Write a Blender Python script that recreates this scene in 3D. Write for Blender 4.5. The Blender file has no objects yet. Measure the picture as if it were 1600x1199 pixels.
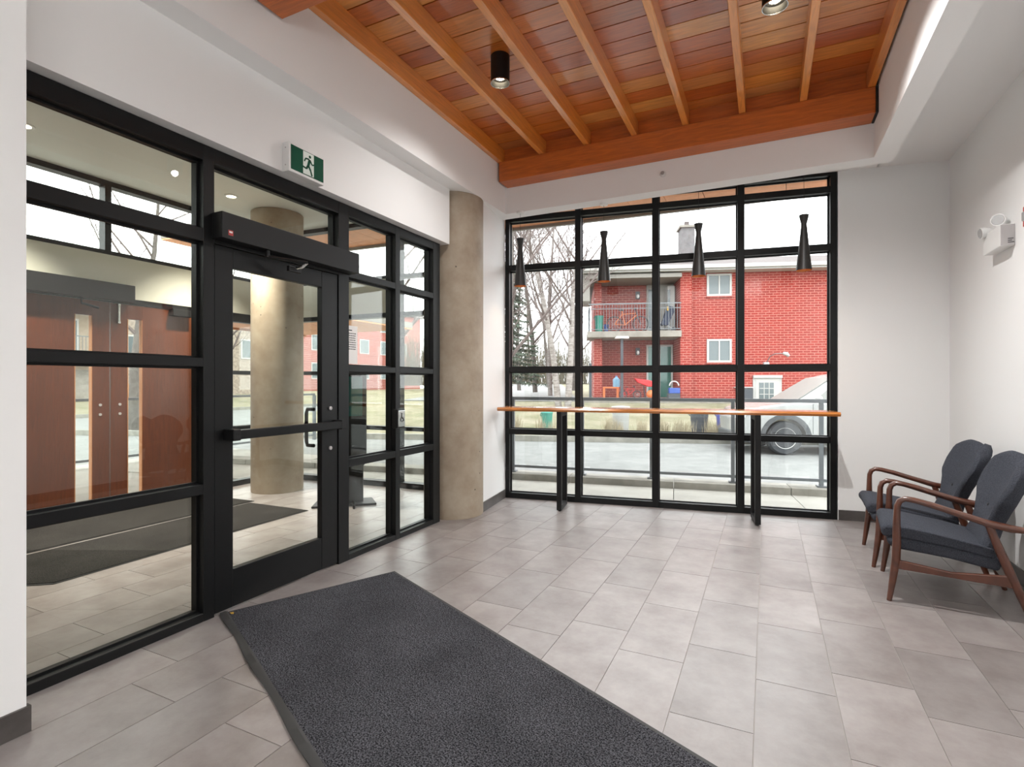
import bpy, bmesh, math, random
from mathutils import Vector, Matrix
random.seed(7)
scene = bpy.context.scene
COL = scene.collection

# ------------------------------------------------------------------ camera, sky, exposure
EYE = 1.35
YAW = math.atan(398 / 827)
cam_d = bpy.data.cameras.new('camera'); cam = bpy.data.objects.new('camera', cam_d); COL.objects.link(cam)
cam_d.sensor_width = 36.0; cam_d.lens = 36.0 * 827 / 1600; cam_d.clip_start = 0.05; cam_d.clip_end = 400
cam.location = (0, 0, EYE); cam.rotation_euler = (math.radians(90), 0, YAW)
cam_d.shift_y = -0.0006
scene.camera = cam
world = bpy.data.worlds.new('overcast_sky'); scene.world = world; world.use_nodes = True
wb = world.node_tree.nodes['Background']; wb.inputs[0].default_value = (0.965, 0.98, 1.0, 1); wb.inputs[1].default_value = 3.15
scene.view_settings.view_transform = 'Standard'; scene.view_settings.look = 'None'
scene.view_settings.gamma = 1.0; scene.view_settings.use_curve_mapping = False
scene.view_settings.exposure = 0.87

# ------------------------------------------------------------------ materials
def new_mat(name):
    m = bpy.data.materials.new(name); m.use_nodes = True
    nt = m.node_tree; b = nt.nodes['Principled BSDF']
    return m, nt, b
def N(nt, t, **kw):
    n = nt.nodes.new(t)
    for k, v in kw.items(): setattr(n, k, v)
    return n
def plain(name, col, rough=0.5, metal=0.0, spec=0.5, emit=None, es=0.0, coat=0.0):
    m, nt, b = new_mat(name)
    b.inputs['Base Color'].default_value = (*col, 1); b.inputs['Roughness'].default_value = rough
    b.inputs['Metallic'].default_value = metal; b.inputs['Specular IOR Level'].default_value = spec
    if coat: b.inputs['Coat Weight'].default_value = coat; b.inputs['Coat Roughness'].default_value = 0.15
    if emit: b.inputs['Emission Color'].default_value = (*emit, 1); b.inputs['Emission Strength'].default_value = es
    return m
def ramp(nt, stops):
    r = N(nt, 'ShaderNodeValToRGB'); e = r.color_ramp.elements
    e[0].position = stops[0][0]; e[0].color = (*stops[0][1], 1)
    e[1].position = stops[-1][0]; e[1].color = (*stops[-1][1], 1)
    for p, c in stops[1:-1]:
        k = e.new(p); k.color = (*c, 1)
    return r
def coords(nt, scale=(1, 1, 1), rand=True, out='Object', rot=(0, 0, 0)):
    tc = N(nt, 'ShaderNodeTexCoord'); mp = N(nt, 'ShaderNodeMapping')
    mp.inputs['Scale'].default_value = scale; mp.inputs['Rotation'].default_value = rot
    nt.links.new(tc.outputs[out], mp.inputs['Vector'])
    if rand:
        oi = N(nt, 'ShaderNodeObjectInfo'); ml = N(nt, 'ShaderNodeVectorMath', operation='SCALE')
        ml.inputs[0].default_value = (37, 53, 71); nt.links.new(oi.outputs['Random'], ml.inputs['Scale'])
        nt.links.new(ml.outputs[0], mp.inputs['Location'])
    return mp.outputs['Vector']
def noise_mat(name, c0, c1, scale=6, detail=6, rough=0.5, bump=0.0, stretch=(1, 1, 1), rand=True, lo=0.35, hi=0.65, spec=0.5, bscale=None, bdist=0.01, coat=0, nrough=0.6):
    m, nt, b = new_mat(name); L = nt.links.new
    v = coords(nt, stretch, rand)
    n = N(nt, 'ShaderNodeTexNoise'); n.inputs['Scale'].default_value = scale; n.inputs['Detail'].default_value = detail; n.inputs['Roughness'].default_value = nrough
    L(v, n.inputs['Vector']); r = ramp(nt, [(lo, c0), (hi, c1)]); L(n.outputs['Fac'], r.inputs['Fac']); L(r.outputs['Color'], b.inputs['Base Color'])
    b.inputs['Roughness'].default_value = rough; b.inputs['Specular IOR Level'].default_value = spec
    if coat: b.inputs['Coat Weight'].default_value = coat; b.inputs['Coat Roughness'].default_value = 0.12
    if bump:
        n2 = N(nt, 'ShaderNodeTexNoise'); n2.inputs['Scale'].default_value = bscale or scale * 4; n2.inputs['Detail'].default_value = 4
        L(v, n2.inputs['Vector']); bp = N(nt, 'ShaderNodeBump'); bp.inputs['Strength'].default_value = bump; bp.inputs['Distance'].default_value = bdist
        L(n2.outputs['Fac'], bp.inputs['Height']); L(bp.outputs['Normal'], b.inputs['Normal'])
    return m
def wood_mat(name, tones, stretch, rough=0.35, coat=0.3, grain=0.35):
    """grain stretched along one axis, one tone picked per object"""
    m, nt, b = new_mat(name); L = nt.links.new
    v = coords(nt, stretch)
    n = N(nt, 'ShaderNodeTexNoise'); n.inputs['Scale'].default_value = 3.0; n.inputs['Detail'].default_value = 8; n.inputs['Distortion'].default_value = 1.2
    L(v, n.inputs['Vector'])
    g = ramp(nt, [(0.3, (1 - grain,) * 3), (0.7, (1 + grain * 0.5,) * 3)]); L(n.outputs['Fac'], g.inputs['Fac'])
    oi = N(nt, 'ShaderNodeObjectInfo'); k = len(tones)
    t = ramp(nt, [(i / max(1, k - 1), c) for i, c in enumerate(tones)]); L(oi.outputs['Random'], t.inputs['Fac'])
    mx = N(nt, 'ShaderNodeMix', data_type='RGBA', blend_type='MULTIPLY'); mx.inputs[0].default_value = 1.0
    L(t.outputs['Color'], mx.inputs[6]); L(g.outputs['Color'], mx.inputs[7]); L(mx.outputs[2], b.inputs['Base Color'])
    b.inputs['Roughness'].default_value = rough
    b.inputs['Coat Weight'].default_value = coat; b.inputs['Coat Roughness'].default_value = 0.2; b.inputs['Coat IOR'].default_value = 1.7
    return m
def glass_mat(name, tint):
    m = bpy.data.materials.new(name); m.use_nodes = True; nt = m.node_tree; nt.nodes.clear(); L = nt.links.new
    o = N(nt, 'ShaderNodeOutputMaterial'); mix = N(nt, 'ShaderNodeMixShader')
    t = N(nt, 'ShaderNodeBsdfTransparent'); t.inputs[0].default_value = (*tint, 1)
    g = N(nt, 'ShaderNodeBsdfGlossy'); g.inputs['Roughness'].default_value = 0.0; g.inputs[0].default_value = (1, 1, 1, 1)
    lw = N(nt, 'ShaderNodeLayerWeight'); lw.inputs['Blend'].default_value = 0.5
    p = N(nt, 'ShaderNodeMath', operation='POWER'); p.inputs[1].default_value = 5.0; L(lw.outputs['Facing'], p.inputs[0])
    ma = N(nt, 'ShaderNodeMath', operation='MULTIPLY_ADD'); ma.inputs[1].default_value = 0.96; ma.inputs[2].default_value = 0.03; L(p.outputs[0], ma.inputs[0])
    L(ma.outputs[0], mix.inputs[0]); L(t.outputs[0], mix.inputs[1]); L(g.outputs[0], mix.inputs[2]); L(mix.outputs[0], o.inputs[0])
    return m
def brick_mat(name, c1, c2, mortar, bw=0.215, bh=0.075, axis_rot=(math.radians(90), 0, 0)):
    m, nt, b = new_mat(name); L = nt.links.new
    v = coords(nt, (1, 1, 1), False, 'Object', axis_rot)
    t = N(nt, 'ShaderNodeTexBrick'); t.inputs['Scale'].default_value = 1.0; t.inputs['Brick Width'].default_value = bw; t.inputs['Row Height'].default_value = bh
    t.inputs['Mortar Size'].default_value = 0.010; t.inputs['Color1'].default_value = (*c1, 1); t.inputs['Color2'].default_value = (*c2, 1); t.inputs['Mortar'].default_value = (*mortar, 1)
    L(v, t.inputs['Vector']); L(t.outputs['Color'], b.inputs['Base Color']); b.inputs['Roughness'].default_value = 0.85
    bp = N(nt, 'ShaderNodeBump'); bp.inputs['Strength'].default_value = 0.4; bp.inputs['Distance'].default_value = 0.01; bp.invert = True
    L(t.outputs['Fac'], bp.inputs['Height']); L(bp.outputs['Normal'], b.inputs['Normal'])
    return m
def tile_mat(name):
    m, nt, b = new_mat(name); L = nt.links.new
    v = coords(nt, (1, 1, 1))
    n = N(nt, 'ShaderNodeTexNoise'); n.inputs['Scale'].default_value = 3.5; n.inputs['Detail'].default_value = 9; n.inputs['Roughness'].default_value = 0.68; L(v, n.inputs['Vector'])
    r = ramp(nt, [(0.3, (0.190, 0.160, 0.150)), (0.5, (0.262, 0.232, 0.222)), (0.72, (0.335, 0.306, 0.296))]); L(n.outputs['Fac'], r.inputs['Fac'])
    oi = N(nt, 'ShaderNodeObjectInfo'); mr = N(nt, 'ShaderNodeMapRange'); mr.inputs[3].default_value = 0.88; mr.inputs[4].default_value = 1.12; L(oi.outputs['Random'], mr.inputs[0])
    mx = N(nt, 'ShaderNodeVectorMath', operation='SCALE'); L(r.outputs['Color'], mx.inputs[0]); L(mr.outputs[0], mx.inputs['Scale']); L(mx.outputs[0], b.inputs['Base Color'])
    n3 = N(nt, 'ShaderNodeTexNoise'); n3.inputs['Scale'].default_value = 9; n3.inputs['Detail'].default_value = 6; L(v, n3.inputs['Vector'])
    rr = N(nt, 'ShaderNodeMapRange'); rr.inputs[3].default_value = 0.31; rr.inputs[4].default_value = 0.42; L(n3.outputs['Fac'], rr.inputs[0]); L(rr.outputs[0], b.inputs['Roughness'])
    b.inputs['Specular IOR Level'].default_value = 1.0
    return m
def mat_carpet(name, c0, c1, scale=260):
    m, nt, b = new_mat(name); L = nt.links.new
    v = coords(nt, (1, 1, 1), False)
    n = N(nt, 'ShaderNodeTexNoise'); n.inputs['Scale'].default_value = scale; n.inputs['Detail'].default_value = 2; L(v, n.inputs['Vector'])
    n2 = N(nt, 'ShaderNodeTexNoise'); n2.inputs['Scale'].default_value = 2.2; n2.inputs['Detail'].default_value = 5; L(v, n2.inputs['Vector'])
    r = ramp(nt, [(0.38, c0), (0.66, c1)]); L(n.outputs['Fac'], r.inputs['Fac'])
    mr = N(nt, 'ShaderNodeMapRange'); mr.inputs[1].default_value = 0.3; mr.inputs[2].default_value = 0.7; mr.inputs[3].default_value = 0.75; mr.inputs[4].default_value = 1.2; L(n2.outputs['Fac'], mr.inputs[0])
    mx = N(nt, 'ShaderNodeVectorMath', operation='SCALE'); L(r.outputs['Color'], mx.inputs[0]); L(mr.outputs[0], mx.inputs['Scale']); L(mx.outputs[0], b.inputs['Base Color'])
    b.inputs['Roughness'].default_value = 0.95; b.inputs['Specular IOR Level'].default_value = 0.1
    bp = N(nt, 'ShaderNodeBump'); bp.inputs['Strength'].default_value = 0.9; bp.inputs['Distance'].default_value = 0.006; L(n.outputs['Fac'], bp.inputs['Height']); L(bp.outputs['Normal'], b.inputs['Normal'])
    return m

M = {}
M['wall'] = plain('wall_paint', (0.86, 0.86, 0.855), 0.55, spec=0.3)
M['ceil'] = plain('ceiling_paint', (0.89, 0.89, 0.885), 0.7, spec=0.2)
M['cream'] = plain('cream_panel', (0.66, 0.645, 0.56), 0.55, spec=0.3)
M['vceil'] = plain('vestibule_ceiling_paint', (0.85, 0.85, 0.79), 0.6, spec=0.3)
M['black'] = plain('black_aluminium', (0.006, 0.0065, 0.007), 0.42, spec=0.28)
M['blacksatin'] = plain('black_powder_coat', (0.009, 0.009, 0.0095), 0.45, spec=0.3)
M['bronze'] = plain('pendant_black', (0.02, 0.019, 0.018), 0.42)
M['gold'] = plain('pendant_inner', (0.5, 0.22, 0.08), 0.35, 0.6)
M['tile'] = tile_mat('porcelain_tile')
M['grout'] = plain('grout', (0.42, 0.39, 0.37), 0.85)
M['base'] = noise_mat('skirting_tile', (0.060, 0.053, 0.050), (0.10, 0.09, 0.085), 5, rough=0.4)
M['board'] = wood_mat('cedar_board', [(0.52, 0.115, 0.018), (0.68, 0.205, 0.030), (0.46, 0.090, 0.016), (0.78, 0.31, 0.058), (0.57, 0.14, 0.022), (0.84, 0.40, 0.10), (0.40, 0.074, 0.015)], (1.2, 14, 14), 0.32, 1.0, 0.25)
M['rafter'] = wood_mat('cedar_rafter', [(0.80, 0.285, 0.040), (0.84, 0.32, 0.055), (0.78, 0.27, 0.038)], (14, 1.2, 14), 0.36, 1.0, 0.2)
M['beam'] = wood_mat('cedar_beam', [(0.56, 0.14, 0.022), (0.60, 0.155, 0.026)], (1.2, 14, 14), 0.4, 0.2, 0.25)
M['bartop'] = wood_mat('oak_bar_top', [(0.55, 0.19, 0.035), (0.58, 0.20, 0.04)], (1.0, 12, 12), 0.22, 0.6, 0.5)
M['walnut'] = wood_mat('walnut', [(0.095, 0.026, 0.011), (0.108, 0.030, 0.013)], (3, 3, 3), 0.33, 0.4, 0.35)
M['doorwood'] = wood_mat('stained_door', [(0.115, 0.028, 0.007), (0.10, 0.023, 0.006)], (14, 14, 1.0), 0.4, 0.2, 0.25)
M['canopy'] = wood_mat('canopy_soffit_wood', [(0.78, 0.33, 0.155), (0.84, 0.37, 0.18)], (2, 2, 2), 0.5, 0.0, 0.15)
M['glass'] = glass_mat('clear_glass', (0.955, 0.97, 0.965))
M['tglass'] = glass_mat('greenish_glass', (0.945, 0.965, 0.935))
M['concrete'] = None
M['mat'] = mat_carpet('mat_pile', (0.009, 0.009, 0.011), (0.125, 0.125, 0.14), 170)
M['vmat'] = mat_carpet('vestibule_mat_pile', (0.012, 0.011, 0.010), (0.052, 0.048, 0.045), 200)
M['rubber'] = plain('mat_rubber', (0.035, 0.034, 0.034), 0.6)
M['fabric'] = noise_mat('charcoal_wool', (0.030, 0.033, 0.043), (0.074, 0.080, 0.098), 190, 3, 0.92, 0.5, rand=False, spec=0.15, bscale=330, bdist=0.002)
M['button'] = plain('upholstery_button', (0.02, 0.02, 0.024), 0.7)
M['white'] = plain('white_plastic', (0.78, 0.78, 0.77), 0.4)
M['offwhite'] = plain('white_vinyl', (0.36, 0.355, 0.34), 0.5)
M['grey'] = plain('grey_plastic', (0.40, 0.38, 0.38), 0.5)
M['chrome'] = plain('chrome', (0.6, 0.6, 0.6), 0.2, 1.0)
M['lens'] = plain('lamp_lens', (0.55, 0.55, 0.55), 0.15, 0.6)
M['green'] = plain('exit_sign_green', (0.003, 0.075, 0.038), 0.6, spec=0.15)
M['signwhite'] = plain('exit_sign_white', (0.72, 0.80, 0.75), 0.4)
M['red'] = plain('red_plastic', (0.42, 0.03, 0.025), 0.4)
M['paper'] = plain('paper', (0.8, 0.78, 0.76), 0.7)
M['ink'] = plain('ink', (0.04, 0.04, 0.04), 0.7)
M['lamp'] = plain('lamp_glow', (1, 0.9, 0.75), 0.5, emit=(1.0, 0.86, 0.62), es=20)
M['vlamp'] = plain('downlight_glow', (1, 0.9, 0.75), 0.5, emit=(1.0, 0.82, 0.58), es=9)
M['opal'] = plain('opal_diffuser', (.8, .8, .8), .5, emit=(1.0, .985, .965), es=22)
M['teal'] = plain('kiosk_screen', (0.03, 0.11, 0.10), 0.12)
# exterior
M['asphalt'] = noise_mat('asphalt', (0.17, 0.17, 0.165), (0.225, 0.222, 0.215), 3, 8, 0.9, 0.2, rand=False, bscale=60)
M['pave'] = noise_mat('concrete_slab', (0.30, 0.285, 0.255), (0.37, 0.352, 0.315), 2.5, 7, 0.85)
M['kerb'] = noise_mat('kerb_concrete', (0.20, 0.19, 0.165), (0.30, 0.285, 0.25), 4, 7, 0.85)
M['lawn'] = noise_mat('dormant_lawn', (0.165, 0.155, 0.085), (0.27, 0.235, 0.165), 1.3, 9, 0.95, 0.5, rand=False, bscale=40, bdist=0.05)
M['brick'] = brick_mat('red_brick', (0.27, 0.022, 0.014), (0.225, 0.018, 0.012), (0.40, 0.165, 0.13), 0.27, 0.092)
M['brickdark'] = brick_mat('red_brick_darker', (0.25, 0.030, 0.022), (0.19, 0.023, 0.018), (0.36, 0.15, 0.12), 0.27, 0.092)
M['shingle'] = noise_mat('roof_shingle', (0.085, 0.068, 0.064), (0.125, 0.104, 0.10), 14, 4, 0.9)
M['siding'] = plain('pale_siding', (0.25, 0.235, 0.21), 0.6)
M['whitewood'] = plain('white_trim', (0.40, 0.395, 0.375), 0.5)
M['conc_light'] = noise_mat('balcony_concrete', (0.19, 0.170, 0.145), (0.26, 0.24, 0.21), 3, 6, 0.85)
M['winglass'] = plain('house_window_glass', (0.10, 0.125, 0.13), 0.06)
M['tealglass'] = plain('patio_door_glass', (0.04, 0.14, 0.115), 0.08)
M['railmetal'] = plain('railing_metal', (0.13, 0.145, 0.155), 0.45)
M['carpaint'] = plain('white_car_paint', (0.36, 0.36, 0.35), 0.25, coat=0.6)
M['tyre'] = plain('tyre_rubber', (0.045, 0.047, 0.052), 0.8)
M['cladding'] = plain('car_cladding', (0.06, 0.063, 0.068), 0.6)
M['carglass'] = plain('car_glass', (0.20, 0.205, 0.19), 0.25)
M['alloy'] = plain('alloy_wheel', (0.50, 0.49, 0.47), 0.35, 0.3)
M['bark'] = noise_mat('grey_bark', (0.070, 0.058, 0.050), (0.125, 0.108, 0.096), 8, 5, 0.9, rand=False)
M['birch'] = noise_mat('birch_bark', (0.15, 0.125, 0.11), (0.33, 0.305, 0.285), 5, 5, 0.85, stretch=(1, 1, 4), rand=False)
M['twig'] = plain('twig', (0.115, 0.088, 0.080), 0.9)
M['needle'] = noise_mat('spruce_needle', (0.048, 0.072, 0.048), (0.105, 0.128, 0.088), 3, 4, 0.85, rand=False)
M['bush'] = noise_mat('bare_scrub', (0.105, 0.095, 0.062), (0.175, 0.150, 0.105), 3, 4, 0.9, rand=False)
M['straw'] = plain('dry_grass', (0.36, 0.30, 0.20), 0.9)
M['greenbin'] = plain('green_bin', (0.012, 0.20, 0.145), 0.5)
M['bluebin'] = plain('blue_plastic', (0.03, 0.075, 0.30), 0.5)
M['purplebin'] = plain('violet_blue_plastic', (0.10, 0.11, 0.38), 0.5)
M['darkplastic'] = plain('dark_plastic', (0.045, 0.05, 0.06), 0.6)
M['navy'] = plain('navy_fabric', (0.02, 0.028, 0.055), 0.8)
M['orange'] = plain('orange_plastic', (0.52, 0.13, 0.035), 0.5)
M['redtoy'] = plain('red_toy_plastic', (0.55, 0.02, 0.025), 0.35)
M['yellow'] = plain('yellow_paint', (0.55, 0.33, 0.04), 0.5)
M['waterblue'] = plain('water_bottle_blue', (0.16, 0.30, 0.42), 0.15)
M['stucco'] = noise_mat('tan_stucco', (0.30, 0.235, 0.175), (0.37, 0.30, 0.235), 3, 5, 0.9)
M['stone'] = noise_mat('tan_stone', (0.21, 0.165, 0.13), (0.36, 0.30, 0.245), 7, 3, 0.9)
M['chimney'] = noise_mat('chimney_render', (0.13, 0.122, 0.124), (0.175, 0.165, 0.166), 5, 5, 0.9)
M['timber'] = plain('orange_timber', (0.42, 0.19, 0.085), 0.7)
M['black_fill'] = plain('dark_filler', (0.02, 0.02, 0.02), 0.8)

def concrete_mat():
    m, nt, b = new_mat('board_formed_concrete'); L = nt.links.new
    v = coords(nt, (1, 1, 1))
    n = N(nt, 'ShaderNodeTexNoise'); n.inputs['Scale'].default_value = 3.0; n.inputs['Detail'].default_value = 10; n.inputs['Roughness'].default_value = 0.65; L(v, n.inputs['Vector'])
    r = ramp(nt, [(0.28, (0.27, 0.205, 0.150)), (0.5, (0.36, 0.295, 0.222)), (0.75, (0.45, 0.39, 0.31))]); L(n.outputs['Fac'], r.inputs['Fac'])
    vo = N(nt, 'ShaderNodeTexVoronoi'); vo.inputs['Scale'].default_value = 9.0; L(v, vo.inputs['Vector'])
    pt = N(nt, 'ShaderNodeMath', operation='LESS_THAN'); pt.inputs[1].default_value = 0.075; L(vo.outputs['Distance'], pt.inputs[0])
    sel = N(nt, 'ShaderNodeSeparateColor'); L(vo.outputs['Color'], sel.inputs[0])
    th = N(nt, 'ShaderNodeMath', operation='GREATER_THAN'); th.inputs[1].default_value = 0.72; L(sel.outputs[0], th.inputs[0])
    mu = N(nt, 'ShaderNodeMath', operation='MULTIPLY'); L(pt.outputs[0], mu.inputs[0]); L(th.outputs[0], mu.inputs[1])
    mx = N(nt, 'ShaderNodeMix', data_type='RGBA'); L(mu.outputs[0], mx.inputs[0]); L(r.outputs['Color'], mx.inputs[6]); mx.inputs[7].default_value = (0.11, 0.085, 0.065, 1)
    L(mx.outputs[2], b.inputs['Base Color']); b.inputs['Roughness'].default_value = 0.55; b.inputs['Specular IOR Level'].default_value = 0.35
    bp = N(nt, 'ShaderNodeBump'); bp.inputs['Strength'].default_value = 0.25; bp.inputs['Distance'].default_value = 0.01; L(n.outputs['Fac'], bp.inputs['Height']); L(bp.outputs['Normal'], b.inputs['Normal'])
    return m
M['concrete'] = concrete_mat()

# ------------------------------------------------------------------ mesh helpers
class MB:
    def __init__(s): s.v = []; s.f = []
    def add(s, vs, fs):
        o = len(s.v); s.v += [tuple(v) for v in vs]; s.f += [tuple(i + o for i in f) for f in fs]; return s
    def box(s, x0, x1, y0, y1, z0, z1):
        return s.add([(x0, y0, z0), (x1, y0, z0), (x1, y1, z0), (x0, y1, z0), (x0, y0, z1), (x1, y0, z1), (x1, y1, z1), (x0, y1, z1)],
                     [(0, 3, 2, 1), (4, 5, 6, 7), (0, 1, 5, 4), (1, 2, 6, 5), (2, 3, 7, 6), (3, 0, 4, 7)])
    def cbox(s, c, d): return s.box(c[0] - d[0] / 2, c[0] + d[0] / 2, c[1] - d[1] / 2, c[1] + d[1] / 2, c[2] - d[2] / 2, c[2] + d[2] / 2)
    def prism(s, poly, z0, z1):
        n = len(poly)
        return s.add([(x, y, z0) for x, y in poly] + [(x, y, z1) for x, y in poly],
                     [tuple(range(n - 1, -1, -1)), tuple(range(n, 2 * n))] + [(i, (i + 1) % n, n + (i + 1) % n, n + i) for i in range(n)])
    def extrude(s, pts, d):
        """planar polygon of 3D points pushed along vector d"""
        n = len(pts); d = Vector(d)
        return s.add([tuple(p) for p in pts] + [tuple(Vector(p) + d) for p in pts],
                     [tuple(range(n - 1, -1, -1)), tuple(range(n, 2 * n))] + [(i, (i + 1) % n, n + (i + 1) % n, n + i) for i in range(n)])
    def tube(s, pts, rad, n=8, flat=1.0, caps=True, up=None):
        pts = [Vector(p) for p in pts]; k = len(pts)
        if not hasattr(rad, '__len__'): rad = [rad] * k
        vs = []; t0 = None; ref = None
        for i in range(k):
            t = (pts[min(i + 1, k - 1)] - pts[max(i - 1, 0)])
            if t.length < 1e-9: t = Vector((0, 0, 1))
            t.normalize()
            if ref is None:
                ref = Vector(up) if up else (Vector((0, 0, 1)) if abs(t.z) < 0.9 else Vector((1, 0, 0)))
                a = (ref - t * ref.dot(t)).normalized()
            else:
                a = (a - t * a.dot(t))
                a = a.normalized() if a.length > 1e-6 else Vector((1, 0, 0))
            b = t.cross(a)
            for j in range(n):
                th = 2 * math.pi * j / n
                vs.append(pts[i] + a * (math.cos(th) * rad[i]) + b * (math.sin(th) * rad[i] * flat))
        fs = []
        for i in range(k - 1):
            for j in range(n): fs.append((i * n + j, i * n + (j + 1) % n, (i + 1) * n + (j + 1) % n, (i + 1) * n + j))
        if caps: fs += [tuple(range(n - 1, -1, -1)), tuple(range((k - 1) * n, k * n))]
        return s.add(vs, fs)
    def lathe(s, prof, n=24, c=(0, 0, 0), axis='z', cap0=True, cap1=True):
        vs = []
        for r, h in prof:
            for j in range(n):
                t = 2 * math.pi * j / n; a, b = r * math.cos(t), r * math.sin(t)
                p = (a, b, h) if axis == 'z' else ((h, a, b) if axis == 'x' else (b, h, a))
                vs.append((p[0] + c[0], p[1] + c[1], p[2] + c[2]))
        k = len(prof); fs = []
        for i in range(k - 1):
            for j in range(n): fs.append((i * n + j, i * n + (j + 1) % n, (i + 1) * n + (j + 1) % n, (i + 1) * n + j))
        if cap0: fs.append(tuple(range(n - 1, -1, -1)))
        if cap1: fs.append(tuple(range((k - 1) * n, k * n)))
        return s.add(vs, fs)
    def ball(s, c, r, n=12, m=8, sc=(1, 1, 1)):
        prof = [(r * math.sin(math.pi * i / m), -r * math.cos(math.pi * i / m)) for i in range(m + 1)]
        prof[0] = (1e-4, -r); prof[-1] = (1e-4, r)
        o = len(s.v); s.lathe(prof, n)
        for i in range(o, len(s.v)):
            x, y, z = s.v[i]; s.v[i] = (x * sc[0] + c[0], y * sc[1] + c[1], z * sc[2] + c[2])
        return s
    def mesh(s, name, smooth=False, ang=40):
        me = bpy.data.meshes.new(name); me.from_pydata(s.v, [], s.f); me.validate()
        bm = bmesh.new(); bm.from_mesh(me); bmesh.ops.recalc_face_normals(bm, faces=bm.faces); bm.to_mesh(me); bm.free()
        if smooth:
            me.shade_smooth(); me.set_sharp_from_angle(angle=math.radians(ang))
        return me
def ob(name, mb, mat, parent=None, loc=(0, 0, 0), rot=(0, 0, 0), bevel=0, seg=2, smooth=False, ang=40, sub=0):
    me = mb if isinstance(mb, bpy.types.Mesh) else mb.mesh(name, smooth, ang)
    o = bpy.data.objects.new(name, me); COL.objects.link(o)
    if mat is not None and not me.materials: me.materials.append(M[mat])
    o.location = loc; o.rotation_euler = rot
    if parent is not None: o.parent = parent
    if bevel:
        b = o.modifiers.new('bevel', 'BEVEL'); b.width = bevel; b.segments = seg; b.limit_method = 'ANGLE'; b.angle_limit = math.radians(35)
    if sub:
        m = o.modifiers.new('sub', 'SUBSURF'); m.levels = sub; m.render_levels = sub
    return o
def tag(o, label, cat=None, group=None, kind=None):
    if label: o['label'] = label
    if cat: o['category'] = cat
    if group: o['group'] = group
    if kind: o['kind'] = kind
    return o
def thing(name, label, cat, loc=(0, 0, 0), rotz=0, group=None):
    o = bpy.data.objects.new(name, None); COL.objects.link(o); o.location = loc; o.rotation_euler = (0, 0, rotz); o.empty_display_size = 0.1
    return tag(o, label, cat, group)
def struct(name, mb=None, mat=None, label=None, loc=(0, 0, 0), rotz=0, bevel=0):
    if mb is None:
        o = bpy.data.objects.new(name, None); COL.objects.link(o); o.location = loc; o.rotation_euler = (0, 0, rotz); o.empty_display_size = 0.1
    else: o = ob(name, mb, mat, None, loc, (0, 0, rotz), bevel)
    o['kind'] = 'structure'
    if label: o['label'] = label
    return o
def copy_tree(o, parent=None):
    c = o.copy(); COL.objects.link(c); c.parent = parent
    for ch in list(o.children): copy_tree(ch, c)
    return c
def clip(poly, a, b, c):
    """keep the side a*x+b*y<=c of a convex polygon"""
    out = []
    for i in range(len(poly)):
        p, q = poly[i], poly[(i + 1) % len(poly)]
        dp, dq = a * p[0] + b * p[1] - c, a * q[0] + b * q[1] - c
        if dp <= 0: out.append(p)
        if dp * dq < 0:
            t = dp / (dp - dq); out.append((p[0] + t * (q[0] - p[0]), p[1] + t * (q[1] - p[1])))
    return out

# ------------------------------------------------------------------ plan dimensions (metres, camera above the origin)
K = 0.1517; WY = 5.998; WANG = math.atan(K)          # window wall line y = WY + K x
SX = -2.865                                          # room face of the storefront
RX = 1.54                                            # right wall
FX = -6.25                                           # outer facade of the vestibule
def wy(x): return WY + K * x
K2 = 0.06
def vy(x): return 5.58 + K2 * (x + 2.78)             # vestibule end wall line
ZS = 3.24; ZC = 3.436                                # soffit and plaster ceiling
REAR = -4.2                                          # rear wall of the lobby, behind the camera
LX = 4.2                                             # the lobby widens to the right behind the camera
LY = 0.8

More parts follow.
